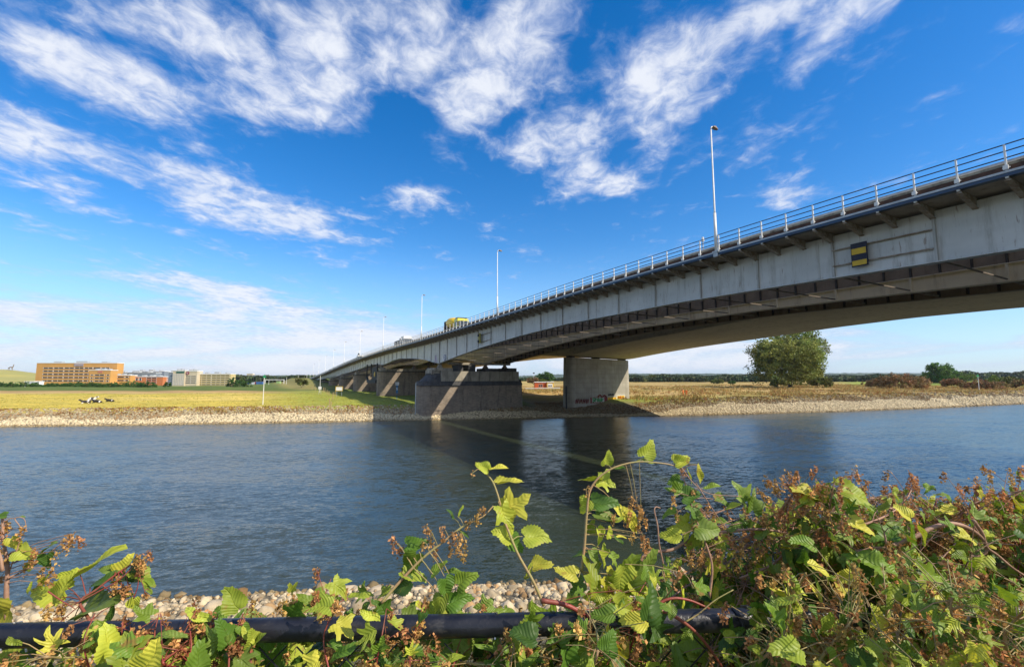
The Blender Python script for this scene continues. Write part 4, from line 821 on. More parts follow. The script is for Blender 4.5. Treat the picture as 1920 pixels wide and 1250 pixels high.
# two people in orange
ORG = M('orange_hi_vis_fabric', (.85, .20, .03), (.72, .15, .02), 4, .7); SKIN = M('skin', (.55, .33, .24), (.5, .3, .21), 3, .6); HAIR = M('brown_hair', (.07, .04, .025), None, 6, .8); SHOE = BLACK
def person(label, px, py, ang, arm):
    q = on(2, px, py, 3.2); q[2] = gz_(q[0], q[1]); r = empty('person', label, 'person', q, 'people in orange on the riverbank'); r.rotation_euler.z = ang
    V_ = [(0, 0, .95), (0, 0, 1.2), (0, 0, 1.42), (0, 0, 1.52), (0, .01, 1.6), (0, .02, 1.7), (.19, 0, 1.42), (.26, 0, 1.15), (.24+arm, .12, .9), (.24+arm, .16, .82), (-.19, 0, 1.42), (-.26, 0, 1.15), (-.24, .08, .9), (-.24, .12, .82), (.1, 0, .88), (.11, .02, .48), (.12, -.03, .08), (.13, .12, .04), (-.1, 0, .88), (-.12, .0, .48), (-.14, -.03, .08), (-.15, .12, .04)]
    E_ = [(0, 1), (1, 2), (2, 3), (3, 4), (4, 5), (2, 6), (6, 7), (7, 8), (8, 9), (2, 10), (10, 11), (11, 12), (12, 13), (0, 14), (14, 15), (15, 16), (16, 17), (0, 18), (18, 19), (19, 20), (20, 21)]
    R_ = [.13, .13, .14, .055, .09, .095, .065, .045, .035, .03, .065, .045, .035, .03, .085, .06, .045, .04, .085, .06, .045, .04]
    b = skin('body', V_, E_, R_, SKIN, r, 2, loc=(0, 0, 0)); b.scale = (1, 1, 1)
    skin('jacket', [V_[0], V_[1], (0, 0, 1.42), V_[6], V_[7], (V_[8][0], .1, .92), V_[10], V_[11], (-.24, .07, .92)], [(0, 1), (1, 2), (2, 3), (3, 4), (4, 5), (2, 6), (6, 7), (7, 8)], [.18, .175, .17, .09, .07, .055, .09, .07, .055], ORG, r, 2, loc=(0, 0, 0))
    skin('trousers', [(0, 0, .98), V_[14], V_[15], (V_[16][0], -.02, .14), V_[18], V_[19], (V_[20][0], -.02, .14)], [(0, 1), (1, 2), (2, 3), (0, 4), (4, 5), (5, 6)], [.16, .115, .085, .075, .115, .085, .075], ORG, r, 2, loc=(0, 0, 0))
    skin('hair', [(0, -.02, 1.7), (0, -.03, 1.76)], [(0, 1)], [.105, .085], HAIR, r, 2, loc=(0, 0, 0))
    for s in (.13, -.15): MB().box(s-.05, s+.05, -.1, .18, 0, .1).build('shoe', SHOE, r, bevel=.02, loc=(0, 0, 0))
person('person in orange work clothes standing on the bank, the left one', 1281, 741.5, math.radians(200), 0); person('person in orange work clothes standing on the bank, the right one', 1287, 742, math.radians(120), .06)
# ------------------------------------------------------------------ bank furniture
def pole_at(name, label, cat, px, pyb, z=2.7): 
    q = on(2, px, pyb, z); q[2] = gz_(q[0], q[1]); return empty(name, label, cat, q), q, (q@Fh)
GRN = M('green_sign_paint', (.03, .30, .12), (.02, .22, .09), 3, .5); TIMB = M('weathered_timber', (.45, .34, .17), (.32, .23, .11), 5, .8, .01, 12, stretch=(3, 3, .4)); WSGN = M('white_sign_paint', (.85, .85, .84), (.75, .75, .75), 3, .5); BLS = M('blue_sign_paint', (.02, .13, .28), (.02, .10, .22), 3, .5)
e, q, dp = pole_at('navigation_beacon', 'white pole with green triangle topmark on the far bank', 'beacon', 493, 755)
Hh = at(493, 708, dp)[2]-q[2]; ax = Vector(RT)
MB().tube([(0, 0, -.2), (0, 0, Hh)], .09, 8, .07).build('pole', WHITE, e, loc=(0, 0, 0))
def facing(e): e.rotation_euler.z = math.atan2(RT[1], RT[0])
facing(e); MB().add([(-.45, 0, Hh), (.45, 0, Hh), (0, 0, Hh+.75), (-.45, .06, Hh), (.45, .06, Hh), (0, .06, Hh+.75)], [(0, 1, 2), (5, 4, 3), (0, 3, 4, 1), (1, 4, 5, 2), (2, 5, 3, 0)]).add([(-.03, -.45, Hh), (-.03, .45, Hh), (-.03, 0, Hh+.75), (.03, -.45, Hh), (.03, .45, Hh), (.03, 0, Hh+.75)], [(0, 1, 2), (5, 4, 3), (0, 3, 4, 1), (1, 4, 5, 2), (2, 5, 3, 0)]).build('topmark', GRN, e, loc=(0, 0, 0))
e, q, dp = pole_at('navigation_beacon', 'thin white marker pole among the russet bushes', 'beacon', 1836, 731, 3.6)
Hh = at(1833, 706, dp)[2]-q[2]; MB().tube([(0, 0, -.2), (0, 0, Hh)], .11, 8, .09).build('pole', WHITE, e, loc=(0, 0, 0)); facing(e); MB().add([(-.6, 0, Hh), (.6, 0, Hh), (0, 0, Hh+1), (-.6, .08, Hh), (.6, .08, Hh), (0, .08, Hh+1)], [(0, 1, 2), (5, 4, 3), (0, 3, 4, 1), (1, 4, 5, 2), (2, 5, 3, 0)]).build('topmark', GRN, e, loc=(0, 0, 0))
def txt(fc, par, loc):
    o = bpy.data.objects.new('t', fc); COL.objects.link(o); me = bpy.data.meshes.new_from_object(o.evaluated_get(bpy.context.evaluated_depsgraph_get())); me.name = 'number'
    mt = fc.materials[0]; me.materials.clear(); me.materials.append(mt); bpy.data.objects.remove(o); return link('number', me, par, loc)
e, q, dp = pole_at('kilometre_marker', 'blue post carrying a white river kilometre plate beside the pier', 'sign', 744, 746.5); facing(e); u_ = dp/F
MB().tube([(0, 0, -.2), (0, 0, 11*u_+.2)], .06, 8).build('pole', BLS, e, loc=(0, 0, 0)); MB().box(-1.9*u_, 1.9*u_, -.07, .0, 11*u_, 26*u_).build('blue_panel', BLS, e, loc=(0, 0, 0)); MB().box(-3.7*u_, 3.7*u_, -.1, -.02, 26*u_, 31*u_).build('plate', WSGN, e, loc=(0, 0, 0), bevel=.02)
fc = bpy.data.curves.new('number', 'FONT'); fc.body = '882'; fc.size = 5.2*u_; fc.extrude = .01; fc.align_x = 'CENTER'; fc.materials.append(NAVY); fo = txt(fc, e, (0, -.115, 26.7*u_)); fo.rotation_euler = (math.pi/2, 0, 0)
fc = bpy.data.curves.new('number', 'FONT'); fc.body = '5'; fc.size = 6*u_; fc.extrude = .01; fc.align_x = 'CENTER'; fc.materials.append(WSGN); fo = txt(fc, e, (0, -.075, 17*u_)); fo.rotation_euler = (math.pi/2, 0, 0)
def board(label, x0, x1, y0, y1, dep, frame, leg=0):
    a = at(x0, y1, dep); b = at(x1, y0, dep); e = empty('notice_board', label, 'board', (a+b)/2*np.array([1, 1, 0])+np.array([0, 0, a[2]])); facing(e); w_ = (x1-x0)*dep/F/2; h_ = (y1-y0)*dep/F
    MB().box(-w_, w_, 0, .08, 0, h_).build('panel', WSGN, e, loc=(0, 0, 0))
    if frame: t_ = .12*h_; MB().box(-w_-t_, -w_, -.05, .1, -t_, h_+t_).box(w_, w_+t_, -.05, .1, -t_, h_+t_).box(-w_, w_, -.05, .1, h_, h_+t_).box(-w_, w_, -.05, .1, -t_, 0).build('frame', YELL, e, loc=(0, 0, 0))
    MB().box(-w_*.8, -w_*.7, .1, .2, -(a[2]-gz_(a[0], a[1]))-.3, h_*.8).box(w_*.7, w_*.8, .1, .2, -(a[2]-gz_(a[0], a[1]))-.3, h_*.8).build('leg', GALV, e, loc=(0, 0, 0)); return e
board('large white board in a yellow frame before the brown piers', 630, 642, 725, 732, 140, True)
board('small white board on the golden grass left of the yellow framed one', 597, 602.5, 724.5, 729.5, 150, False)
e = empty('flag_pole', 'slim white pole behind the small white board', 'pole', at(600, 725, 170)); MB().tube([(0, 0, -3), (0, 0, 4.2)], .1, 8, .07).build('pole', WHITE, e, loc=(0, 0, 0))
FPp = [(617.5, 757), (620.5, 757), (624, 745), (606, 733), (609, 733), (613, 736), (616.5, 738), (628, 738), (591, 730), (585, 729)]
for i, (px, py) in enumerate(FPp):
    q = on(2, px, py+2, 2.8); q[2] = gz_(q[0], q[1]); dp = q@Fh; h_ = [22, 17, 14, 9, 8, 9, 9, 8, 6, 6][i]*dp/F
    o = MB().tube([(q[0], q[1], q[2]-.3), (q[0]+.02, q[1], q[2]+h_)], .11, 7, .09).build('fence_post', TIMB)
    tag(o, ['tallest leaning timber post on the bank left of the bridge shadow', 'timber post just right of the tallest one', 'timber post up the slope behind the tallest one'][i] if i < 3 else 'weathered timber fence post crossing the bright grass', 'fence post', 'timber posts on the bank')
# wire fence in the right field
fx = [(1199, 731), (1218, 735), (1238, 738)]
for i, (px, py) in enumerate(fx):
    q = on(2, px, py, 3.0); q[2] = gz_(q[0], q[1]); o = MB().box(q[0]-.1, q[0]+.1, q[1]-.1, q[1]+.1, q[2]-.3, q[2]+1.5).build('fence_post', TIMB); tag(o, ['left', 'middle', 'right'][i]+' brown post of the short fence right of the concrete pier', 'fence post', 'field fence posts')
m = MB(); qa = [on(2, px, py, 3.0) for px, py in fx]
for h_ in (.6, 1.2):
    for a, b in zip(qa[:-1], qa[1:]): m.bar((a[0], a[1], a[2]+h_), (b[0], b[1], b[2]+h_), .05, .1)
tag(m.build('fence_rail', TIMB), 'two thin rails joining the short field fence posts', 'fence rail')
for (px, py, hh_) in ((1305, 744, 9), (1325, 752, 10), (1103, 752, 0)):
    if not hh_: continue
    q = on(2, px, py, 3.0); q[2] = gz_(q[0], q[1]); dp = q@Fh; o = MB().tube([(q[0], q[1], q[2]-.2), (q[0], q[1], q[2]+hh_*dp/F)], .07, 6).build('marker_stake', TIMB); tag(o, 'thin pale stake on the bank just right of the orange people' if px == 1305 else 'thin pale stake lower on the bank, further right of the people', 'stake')
q = on(1, 1062, 770, 89.0); o = MB().tube([(q[0], 89, 0), (q[0], 89, 8.2-(723-708)*110/F)], .16, 8).build('timber_pile', BLACK); tag(o, 'dark upright pile at the left edge of the concrete pier', 'pile')
# floodlight mast and orange hut between the piers
e = empty('floodlight_mast', 'thin white mast with dark floodlight head behind the pier', 'mast', at(1001, 722, 300)); facing(e); MB().tube([(0, 0, -4), (0, 0, 7.5)], .12, 8, .08).build('pole', WHITE, e, loc=(0, 0, 0)); MB().box(-.6, .6, -.3, .3, 7.5, 8.3).build('floodlight', BLACK, e, loc=(0, 0, 0), bevel=.1)
ORB = M('orange_red_cladding', (.62, .12, .03), (.5, .10, .03), .5, .6); YW = M('yellow_wall_paint', (.80, .55, .12), (.7, .46, .1), .5, .6); WW = WSGN
e = empty('orange_hut', 'low orange and yellow building with white trim between the piers', 'building', at(1003, 728, 190)); facing(e); u_ = 190/F
MB().box(-.5*u_, 22*u_, 0, 6, -1, 11*u_).build('wall', ORB, e, loc=(0, 0, 0)); MB().box(22.1*u_, 35*u_, -.6, 6, -1, 11.2*u_).build('gable_wall', YW, e, loc=(0, 0, 0)); MB().box(-.8*u_, 22*u_, -.2, 6.2, 11.05*u_, 12.2*u_).box(22*u_, 35.5*u_, -.8, 6.2, 11.3*u_, 12.4*u_).build('roof', WW, e, loc=(0, 0, 0))
MB().box(23.8*u_, 32.5*u_, -.66, -.605, 2.5*u_, 9*u_).build('white_panel', WW, e, loc=(0, 0, 0))
for x in (25.2, 29.): MB().box(x*u_, (x+2)*u_, -.72, -.665, 3.8*u_, 6.4*u_).build('window', GLASS, e, loc=(0, 0, 0))
for x in (8, 11.5): MB().box(x*u_, (x+2)*u_, -.06, -.005, 3*u_, 7*u_).build('window', GLASS, e, loc=(0, 0, 0))
MB().box(6.5*u_, 15*u_, -.03, -.004, 1*u_, 8.5*u_).build('panel', M('dusty_pink_panel', (.4, .2, .15), None, 1, .7), e, loc=(0, 0, 0))
a = at(985, 728, 180); b = at(1050, 727, 178); m = MB().bar(tuple(a), tuple(b), .3, .35); tag(m.build('low_wall', WW), 'low white wall running in front of the orange hut', 'wall')
# ------------------------------------------------------------------ offices beyond the meadow
def office(name, label, x0, x1, yt, yb, dep, wall, rows=(), cols=1, wins=(), depth=16, extra=None, winmat=None, rh=.5):
    depth = min(depth, 7)
    a = at(x0, yb, dep); e = empty(name, label, 'building', (a[0], a[1], a[2]-2)); facing(e); u_ = dep/F; W = (x1-x0)*u_; Ht = (yb-yt)*u_+2
    MB().box(0, W, 0, depth, -3, Ht).build('wall', wall, e, loc=(0, 0, 0)); MB().box(-.2, W+.2, -.25, depth+.2, Ht+.003, Ht+.5).build('roof', WSGN if name != 'annex' else GALV, e, loc=(0, 0, 0))
    if name == 'office_building':
        for fx_, fw_ in ((.18, .10), (.46, .14), (.78, .07)): MB().box(fx_*W, (fx_+fw_)*W, 2, 5, Ht+.503, Ht+1.0+6*fw_).build('roof_plant', GALV, e, loc=(0, 0, 0))
    for (yy, hgt, segs) in rows:
        for (sa, sb) in segs:
            n_ = max(1, int((sb-sa)*W/3.2)); f_ = MB().box(sa*W, sb*W, -.12, -.003, Ht-(yy-yt)*u_-hgt*u_, Ht-(yy-yt)*u_).build('window', winmat or GLASS, e, loc=(0, 0, 0))
            m = MB()
            for i in range(n_+1):
                x_ = sa*W+(sb-sa)*W*i/n_; m.box(x_-.16, x_+.16, -.17, -.123, Ht-(yy-yt)*u_-hgt*u_, Ht-(yy-yt)*u_)
            m.build('frame', WSGN, f_, loc=(0, 0, 0))
    return e, u_, W, Ht
OR1 = M('orange_yellow_brick', (.62, .33, .09), (.55, .29, .08), .15, .8, coords='world'); OR2 = M('orange_red_brick', (.60, .20, .07), (.52, .17, .06), .15, .8, coords='world'); BG1 = M('cream_facade', (.62, .53, .38), (.55, .47, .33), .2, .8); BG2 = M('yellow_beige_facade', (.60, .48, .23), (.54, .43, .2), .2, .8); GR1 = M('grey_blue_facade', (.25, .28, .32), (.2, .23, .27), .2, .7)
segs = [(.09, .21), (.22, .34), (.35, .47), (.48, .59), (.60, .70)]
e, u_, W, Ht = office('office_building', 'wide orange brick office block with ribbon windows', 65, 215.5, 681, 722, 400, OR1, [(689, 2.4, segs+[(.71, .80), (.81, .91)]), (694.5, 2.4, segs[:4]+[(.60, .65)]), (700.5, 2.4, segs), (706.5, 2.2, segs), (712.5, 2.2, segs), (684, 3, [(.48, .58)])])
MB().box(.47*W, .585*W, -.4, -.18, Ht-5.2*u_, Ht-.5*u_).build('sign_panel', M('greyish_sign_panel', (.4, .33, .34), None, 1, .6), e, loc=(0, 0, 0))
e, u_, W, Ht = office('office_building', 'projecting orange brick wing with a pinkish sign', 165, 205, 694.5, 722, 388, OR1, [(702, 2.3, [(.10, .2), (.28, .72), (.84, .95)]), (707.5, 2.2, [(.10, .2), (.28, .72), (.84, .95)]), (713, 2.2, [(.10, .2), (.28, .72), (.84, .95)])]); MB().box(.42*W, .62*W, -.3, -.01, Ht-4*u_, Ht-1.5*u_).build('sign', M('pink_sign', (.6, .2, .15), None, 1, .6), e, loc=(0, 0, 0))
e, u_, W, Ht = office('office_building', 'lower orange brick wing at the right of the wide block', 205.5, 243, 704, 722, 395, OR1, [(706, 2.2, [(.02, .3), (.36, .7), (.76, .92)]), (712, 2.2, [(.02, .3), (.36, .7), (.76, .92)]), (700.7, 0.01, [])])
office('office_building', 'blue-grey glass office behind the orange blocks', 205, 290, 699, 722, 430, GR1, [(700.5, 2, [(.05, .5)]), (704, 2, [(.3, .6)])])
office('office_building', 'blue-grey upper storeys behind the reddish office', 246, 306, 696.5, 722, 445, GR1, [(698, 1.6, [(.05, .5), (.62, .8)]), (701.5, 1.6, [(.1, .45)])])
office('office_building', 'reddish orange office with dark window rows', 252, 304, 706.5, 722, 400, OR2, [(708, 1.8, [(.42, .78)]), (712, 1.8, [(.42, .78)]), (716, 1.8, [(.42, .78)]), (708.5, 5, [(.03, .12), (.16, .24)])])
rows = [(701.5+i*3.6, 1.9, [(.02+.139*j, .02+.139*j+.065) for j in range(7)]) for i in range(6)]
e, u_, W, Ht = office('office_building', 'cream tower-like office with a grid of small windows', 322.5, 345, 695.5, 722.5, 380, BG1, rows); MB().box(.3*W, .95*W, -.3, -.01, Ht-3.8*u_, Ht-1.2*u_).build('sign', M('dark_green_sign', (.02, .12, .09), None, 1, .5), e, loc=(0, 0, 0))
e, u_, W, Ht = office('office_building', 'grey stepped office wing with white balcony bands', 314.5, 322, 698.5, 722.5, 384, GR1); 
for i in range(5): MB().box(-.6, W, -1, -.01, Ht-(10+i*3.4)*u_, Ht-(8.4+i*3.4)*u_).build('balcony_band', WSGN, e, loc=(0, 0, 0))
e, u_, W, Ht = office('office_building', 'cream office with a round dark red emblem', 345.5, 368, 696, 722.5, 381, BG1, [(705+i*3.9, 1.3, [(.05, .95)]) for i in range(4)])
MB().tube([(.22*W, -.1, Ht-3.5*u_), (.22*W, -.5, Ht-3.5*u_)], 3.0*u_, 20).build('emblem', M('dark_red_emblem', (.22, .02, .04), None, 1, .5), e, loc=(0, 0, 0)); MB().tube([(.24*W+math.cos(t)*1.3*u_, -.6, Ht-3.4*u_+math.sin(t)*1.3*u_) for t in np.linspace(.6, 5.2, 12)], .25*u_, 5).build('emblem_mark', WSGN, e, loc=(0, 0, 0))
e, u_, W, Ht = office('office_building', 'long yellow-beige office with thin window bands', 368.5, 431, 701.5, 722.5, 385, BG2, [(703.5+i*4.1, 1.3, [(.01, .42), (.44, .97)]) for i in range(5)])
for (nm, lb, x0, x1, y0, y1, dp, c) in [('shipping_container', 'blue container left of the white one behind the dyke', 458.5, 467, 716.3, 720.5, 330, (.03, .12, .3)), ('shipping_container', 'white container between two blue ones behind the dyke', 467.5, 476, 716.5, 720.5, 330, (.6, .65, .7)),
        ('shipping_container', 'blue container nearest the green topmark behind the dyke', 480, 492, 715.5, 720, 330, (.05, .15, .4)), ('shipping_container', 'small green container right of the green topmark', 518, 524, 714.5, 719, 330, (.35, .5, .2)), ('shipping_container', 'small red container between white and blue ones', 476.3, 479.7, 716, 720, 331, (.45, .06, .08))]:
    a = at(x0, y1, dp); e = empty(nm, lb, 'container', (a[0], a[1], a[2]), 'containers behind the dyke'); facing(e); w_ = (x1-x0)*dp/F; h_ = (y1-y0)*dp/F
    m = MB().box(0, w_, 0, 2.4, 0, h_)
    for i in range(int(w_/.5)): m.box(.2+i*.5, .35+i*.5, -.06, -.002, .1, h_-.1)
    m.build('body', M('container_paint', c, tuple(x*.8 for x in c), .5, .5), e, loc=(0, 0, 0)); MB().box(-.05, w_+.05, -.08, 2.5, h_+.003, h_+.12).build('roof', GALV, e, loc=(0, 0, 0))
e = empty('sign_gantry', 'white motorway gantry standing over the road behind the dyke', 'gantry', at(497, 719, 420)); facing(e); u_ = 420/F
MB().box(-.2, .2, -.2, .2, 0, 8*u_).box(35*u_-.2, 35*u_+.2, -.2, .2, 0, 8*u_).build('leg', WSGN, e, loc=(0, 0, 0)); MB().box(0, 35*u_, -.2, .2, 6.8*u_, 7.8*u_).build('beam', WSGN, e, loc=(0, 0, 0))
for (px, pt, dp) in [(575, 697, 420), (581, 700, 420), (590, 702, 400), (537, 707, 400), (559, 704, 350), (504, 712, 400)]:
    a = at(px, 716, dp); o = MB().tube([(a[0], a[1], a[2]-3), (a[0], a[1], at(px, pt, dp)[2])], .16, 6, .1).build('mast', WHITE)
    tag(o, {575: 'tallest white mast left of the far bridge foot', 581: 'white mast just right of the tallest one at the bridge foot', 590: 'third white mast rising over the far deck', 537: 'thin white mast among trees right of the gantry', 559: 'white pole beside the olive shrub at the bridge foot', 504: 'thin white mast by the left leg of the gantry'}[px], 'mast')
# far tower and pale buildings on the horizon
office('far_building', 'pale hazy tower block rising over the distant trees', 462, 473, 700.5, 712, 900, BG1, [(703, 1, [(.1, .9)]), (706, 1, [(.1, .9)])]); office('far_building', 'dark flat-topped far building right of the pale tower', 474, 486, 703, 712, 900, GR1, [(705, 1, [(.1, .9)])])
office('farmhouse', 'reddish farm roof left of the dark round tree between piers', 990, 1001, 714, 718, 450, OR2, [(715, 1, [(.2, .4)])], depth=6); office('farmhouse', 'pale house among trees at the far left below the hill', 46, 64, 716, 723, 300, WSGN, [(718, 1.5, [(.1, .3), (.6, .8)])], depth=6)
# dry grass tufts on the far plain
n = 26000; X = rng.uniform(76, 330, n); Y = Yb(X)+7.5+rng.uniform(0, 1, n)**1.4*120; 
mk_ = (wob(X, Y, 7.)+.6*wob(X, Y, 2.5, 1.)) > -.3; X = X[mk_]; Y = Y[mk_]; n = len(X)
def blades(name, X, Y, Zz, hgt, wid, mat, tint, per=4):
    n = len(X); X = np.repeat(X, per); Y = np.repeat(Y, per); Zz = np.repeat(Zz, per); tint = np.repeat(tint, per, 0); k = n*per
    b = np.stack([X+rng.normal(0, wid*1.5, k), Y+rng.normal(0, wid*1.5, k), Zz-.03], 1); a = rng.uniform(0, 6.283, k); d = np.stack([np.cos(a), np.sin(a), 0*a], 1)*wid*rng.uniform(.4, 1, (k, 1)); h_ = np.repeat(hgt, per)*rng.uniform(.5, 1.1, k); lean = rng.normal(0, .25, (k, 2))*h_[:, None]
    t_ = b+np.stack([lean[:, 0], lean[:, 1], h_], 1)
    V = np.stack([b-d, b+d, t_], 1).reshape(-1, 3); o = arr(name, V, np.arange(3*k).reshape(k, 3), mat, col=tint); tag(o, kind='stuff')
gt = np.where(rng.random((n, 1)) < .55, np.array([1.25, 1.1, .9]), np.array([.75, .8, .7]))*rng.uniform(.7, 1.3, (n, 1)); gt = np.where((rng.random((n, 1)) < .2), np.array([.85, .45, .4]), gt)
blades('dry_grass', X, Y, H(X, Y), rng.uniform(.3, .9, n), .12, DRYG, gt)
n = 9000; X = rng.uniform(-85, 175, n); D = rng.uniform(4.5, 10., n); Y = Yb(X)+D/.93; keep = ((X < 26) | (X > 84)) & (wob(X, Y, 4.)+.5*wob(X, Y, 1.4) > -.1); X = X[keep]; Y = Y[keep]; n = len(X)
gt = np.where(rng.random((n, 1)) < .6, np.array([.8, .40, .28]), np.array([.8, .85, .5]))*rng.uniform(.5, 1.1, (n, 1))*np.where(X > 80, .7, 1.)[:, None]
blades('bank_weeds', X, Y, H(X, Y), rng.uniform(.15, .5, n), .09, DRYG, gt)
n = 7000; X = rng.uniform(-75, 32, n); Y = Yb(X)+8+rng.uniform(0, 1, n)**1.3*90; gt = np.where(rng.random((n, 1)) < .5, np.array([1.2, 1.15, .6]), np.array([.8, 1.0, .45]))*rng.uniform(.8, 1.2, (n, 1)); blades('meadow_grass', X, Y, H(X, Y), rng.uniform(.08, .22, n), .1, DRYG, gt)
# ------------------------------------------------------------------ fence in the foreground
BLKPIPE = M('glossy_black_pipe_coating', (.006, .007, .012), (.02, .021, .028), 9, .34, .0012, 90, spec=.5, extra=streaks((.10, .095, .085), .35, 30, 60, .55, .7))
WIRE = M('bare_galvanised_wire', (.6, .6, .6), (.45, .45, .45), 8, .3, metal=.8)
MESHW = M('dark_coated_fence_wire', (.012, .013, .016), (.02, .02, .022), 8, .35)
A = at(0, 1191, .90); B = at(1440, 1160, .96); dv = (B-A); PA = A-dv*.5; PB = A+dv*1.9
fe = empty('chain_link_fence', 'black pipe-topped chain-link fence overgrown by hop vines in the foreground', 'fence', tuple(A*np.array([1, 1, 0])+np.array([0, 0, A[2]-1.15])))
MB().tube([PA+(PB-PA)*t for t in np.linspace(0, 1, 12)], .0208, 24).build('top_rail', BLKPIPE, fe, smooth=True)
L_ = np.linalg.norm(PB-PA); dd_ = (PB-PA)/L_; m = MB(); nrm = np.cross(dd_, UP)
hgt = 1.1; st = .07
for i in range(int(L_/st)+16):
    for sg in (1, -1):
        s0 = i*st-(hgt if sg > 0 else 0); s1 = s0+sg*hgt
        t0, t1 = (s0, s1); z0, z1 = -.03, -.03-hgt
        if min(t0, t1) < 0 or max(t0, t1) > L_: continue
        a = PA+dd_*t0+UP*z0+nrm*(.002*sg); b = PA+dd_*t1+UP*z1+nrm*(.002*sg); m.tube([a, b], .0016, 4, cap=False)
m.build('wire_mesh', MESHW, fe)
for px in (18, 110, 212, 330, 905, 1015, 1120):
    t = (px-0)/1440; c = A+dv*t; m = MB()
    m.tube([c+dd_*(.004*math.sin(k*1.0))+(UP*math.cos(k*.785)+nrm*math.sin(k*.785))*.0228 for k in range(3, 9)]+[c-UP*.028-nrm*.024+dd_*.006, c-UP*.052+dd_*.016-nrm*.02, c-UP*.075+dd_*.03-nrm*.01], .0019, 6); m.build('wire_tie', WIRE, fe)
for px in (1370, 1405, 1412):
    t = px/1440; c = A+dv*t; MB().tube([c+dd_*(.004*k)+(UP*math.cos(k*.785)+nrm*math.sin(k*.785))*.0235 for k in range(9)], .0035, 6).build('black_tie', BLKPIPE, fe)
for i, tt_ in enumerate((-.42, 2.1)):
    c = A+dv*tt_; 
# ------------------------------------------------------------------ hop vines
def leaf_material():
    m = bpy.data.materials.new('hop_leaf'); m.use_nodes = True; n = NT(m.node_tree)
    t = n.a('ShaderNodeAttribute', attribute_name='tint').outputs['Color']
    uv = n.a('ShaderNodeUVMap', uv_map='uv').outputs[0]; sp = n.a('ShaderNodeSeparateXYZ', {0: uv}); u, v = sp.outputs[0], sp.outputs[1]
    au = n.m('ABSOLUTE', u)
    pn = n.m('PINGPONG', n.m('MULTIPLY', n.m('SUBTRACT', v, n.m('MULTIPLY', au, .75)), 7.5), .5)
    side = n.ss(pn, .0, .10, 1., 0.)
    mid = n.ss(au, .008, .028, 1., 0.)
    vein = n.m('MAXIMUM', side, mid)
    g = n.a('ShaderNodeNewGeometry').outputs['Position']
    bl = n.ss(n.noise(g, 42., 4, .6), .35, .7)
    spt = n.ss(n.noise(g, 120., 4, .7), .66, .74)
    c = n.mix(n.m('MULTIPLY', vein, .30), t, n.mix(1., t, (1.5, 1.35, 1.4), 'MULTIPLY'))
    c = n.mix(n.m('MULTIPLY', bl, .45), c, n.mix(1., c, (.62, .75, .7), 'MULTIPLY'))
    c = n.mix(n.m('MULTIPLY', spt, .55), c, (.22, .12, .03))
    c = n.mix(n.m('MULTIPLY', n.ss(n.noise(g, 24., 5, .65), .60, .68), .75), c, (.33, .17, .05))
    hgt_ = n.m('ADD', n.m('MULTIPLY', n.m('MULTIPLY', n.m('SUBTRACT', .5, pn), -1.), 1.), n.m('MULTIPLY', n.noise(g, 300., 3, .6), .25))
    bp = n.a('ShaderNodeBump', {'Strength': .8, 'Distance': .0016, 'Height': n.m('SUBTRACT', pn, n.m('MULTIPLY', mid, .6))}).outputs[0]
    b = n.a('ShaderNodeBsdfPrincipled', {'Base Color': c, 'Roughness': .48, 'Specular IOR Level': .35, 'Normal': bp})
    tr_ = n.a('ShaderNodeBsdfTranslucent', {'Color': n.mix(1., c, (1.25, 1.2, .5), 'MULTIPLY'), 'Normal': bp})
    mx = n.a('ShaderNodeMixShader', {0: .32, 1: b.outputs[0], 2: tr_.outputs[0]}); n.a('ShaderNodeOutputMaterial', {0: mx.outputs[0]}); return m
LEAF = leaf_material()
STEM = M('hop_stem', (.36, .22, .11), (.28, .26, .09), 25, .6, .001, 200); RSTEM = M('red_hop_stem', (.30, .05, .04), (.20, .07, .04), 18, .45, .001, 150); TWIG = M('woody_brown_stem', (.40, .24, .16), (.25, .14, .09), 22, .6, .0012, 150)
def seedmat():
    m = bpy.data.materials.new('dry_hop_bracts'); m.use_nodes = True; n = NT(m.node_tree); t = n.a('ShaderNodeAttribute', attribute_name='tint').outputs['Color']
    g = n.a('ShaderNodeNewGeometry').outputs['Position']; c = n.mix(1., t, n.mix(n.ss(n.noise(g, 160, 3, .6), .35, .65), (.60, .36, .13), (.44, .23, .075)), 'MULTIPLY')
    b = n.a('ShaderNodeBsdfPrincipled', {'Base Color': c, 'Roughness': .8, 'Specular IOR Level': .15}); tr_ = n.a('ShaderNodeBsdfTranslucent', {'Color': c})
    n.a('ShaderNodeOutputMaterial', {0: n.a('ShaderNodeMixShader', {0: .3, 1: b.outputs[0], 2: tr_.outputs[0]}).outputs[0]}); return m
SEED = seedmat()
NA, RINGS = 44, (0., .3, .55, .8, 1.)
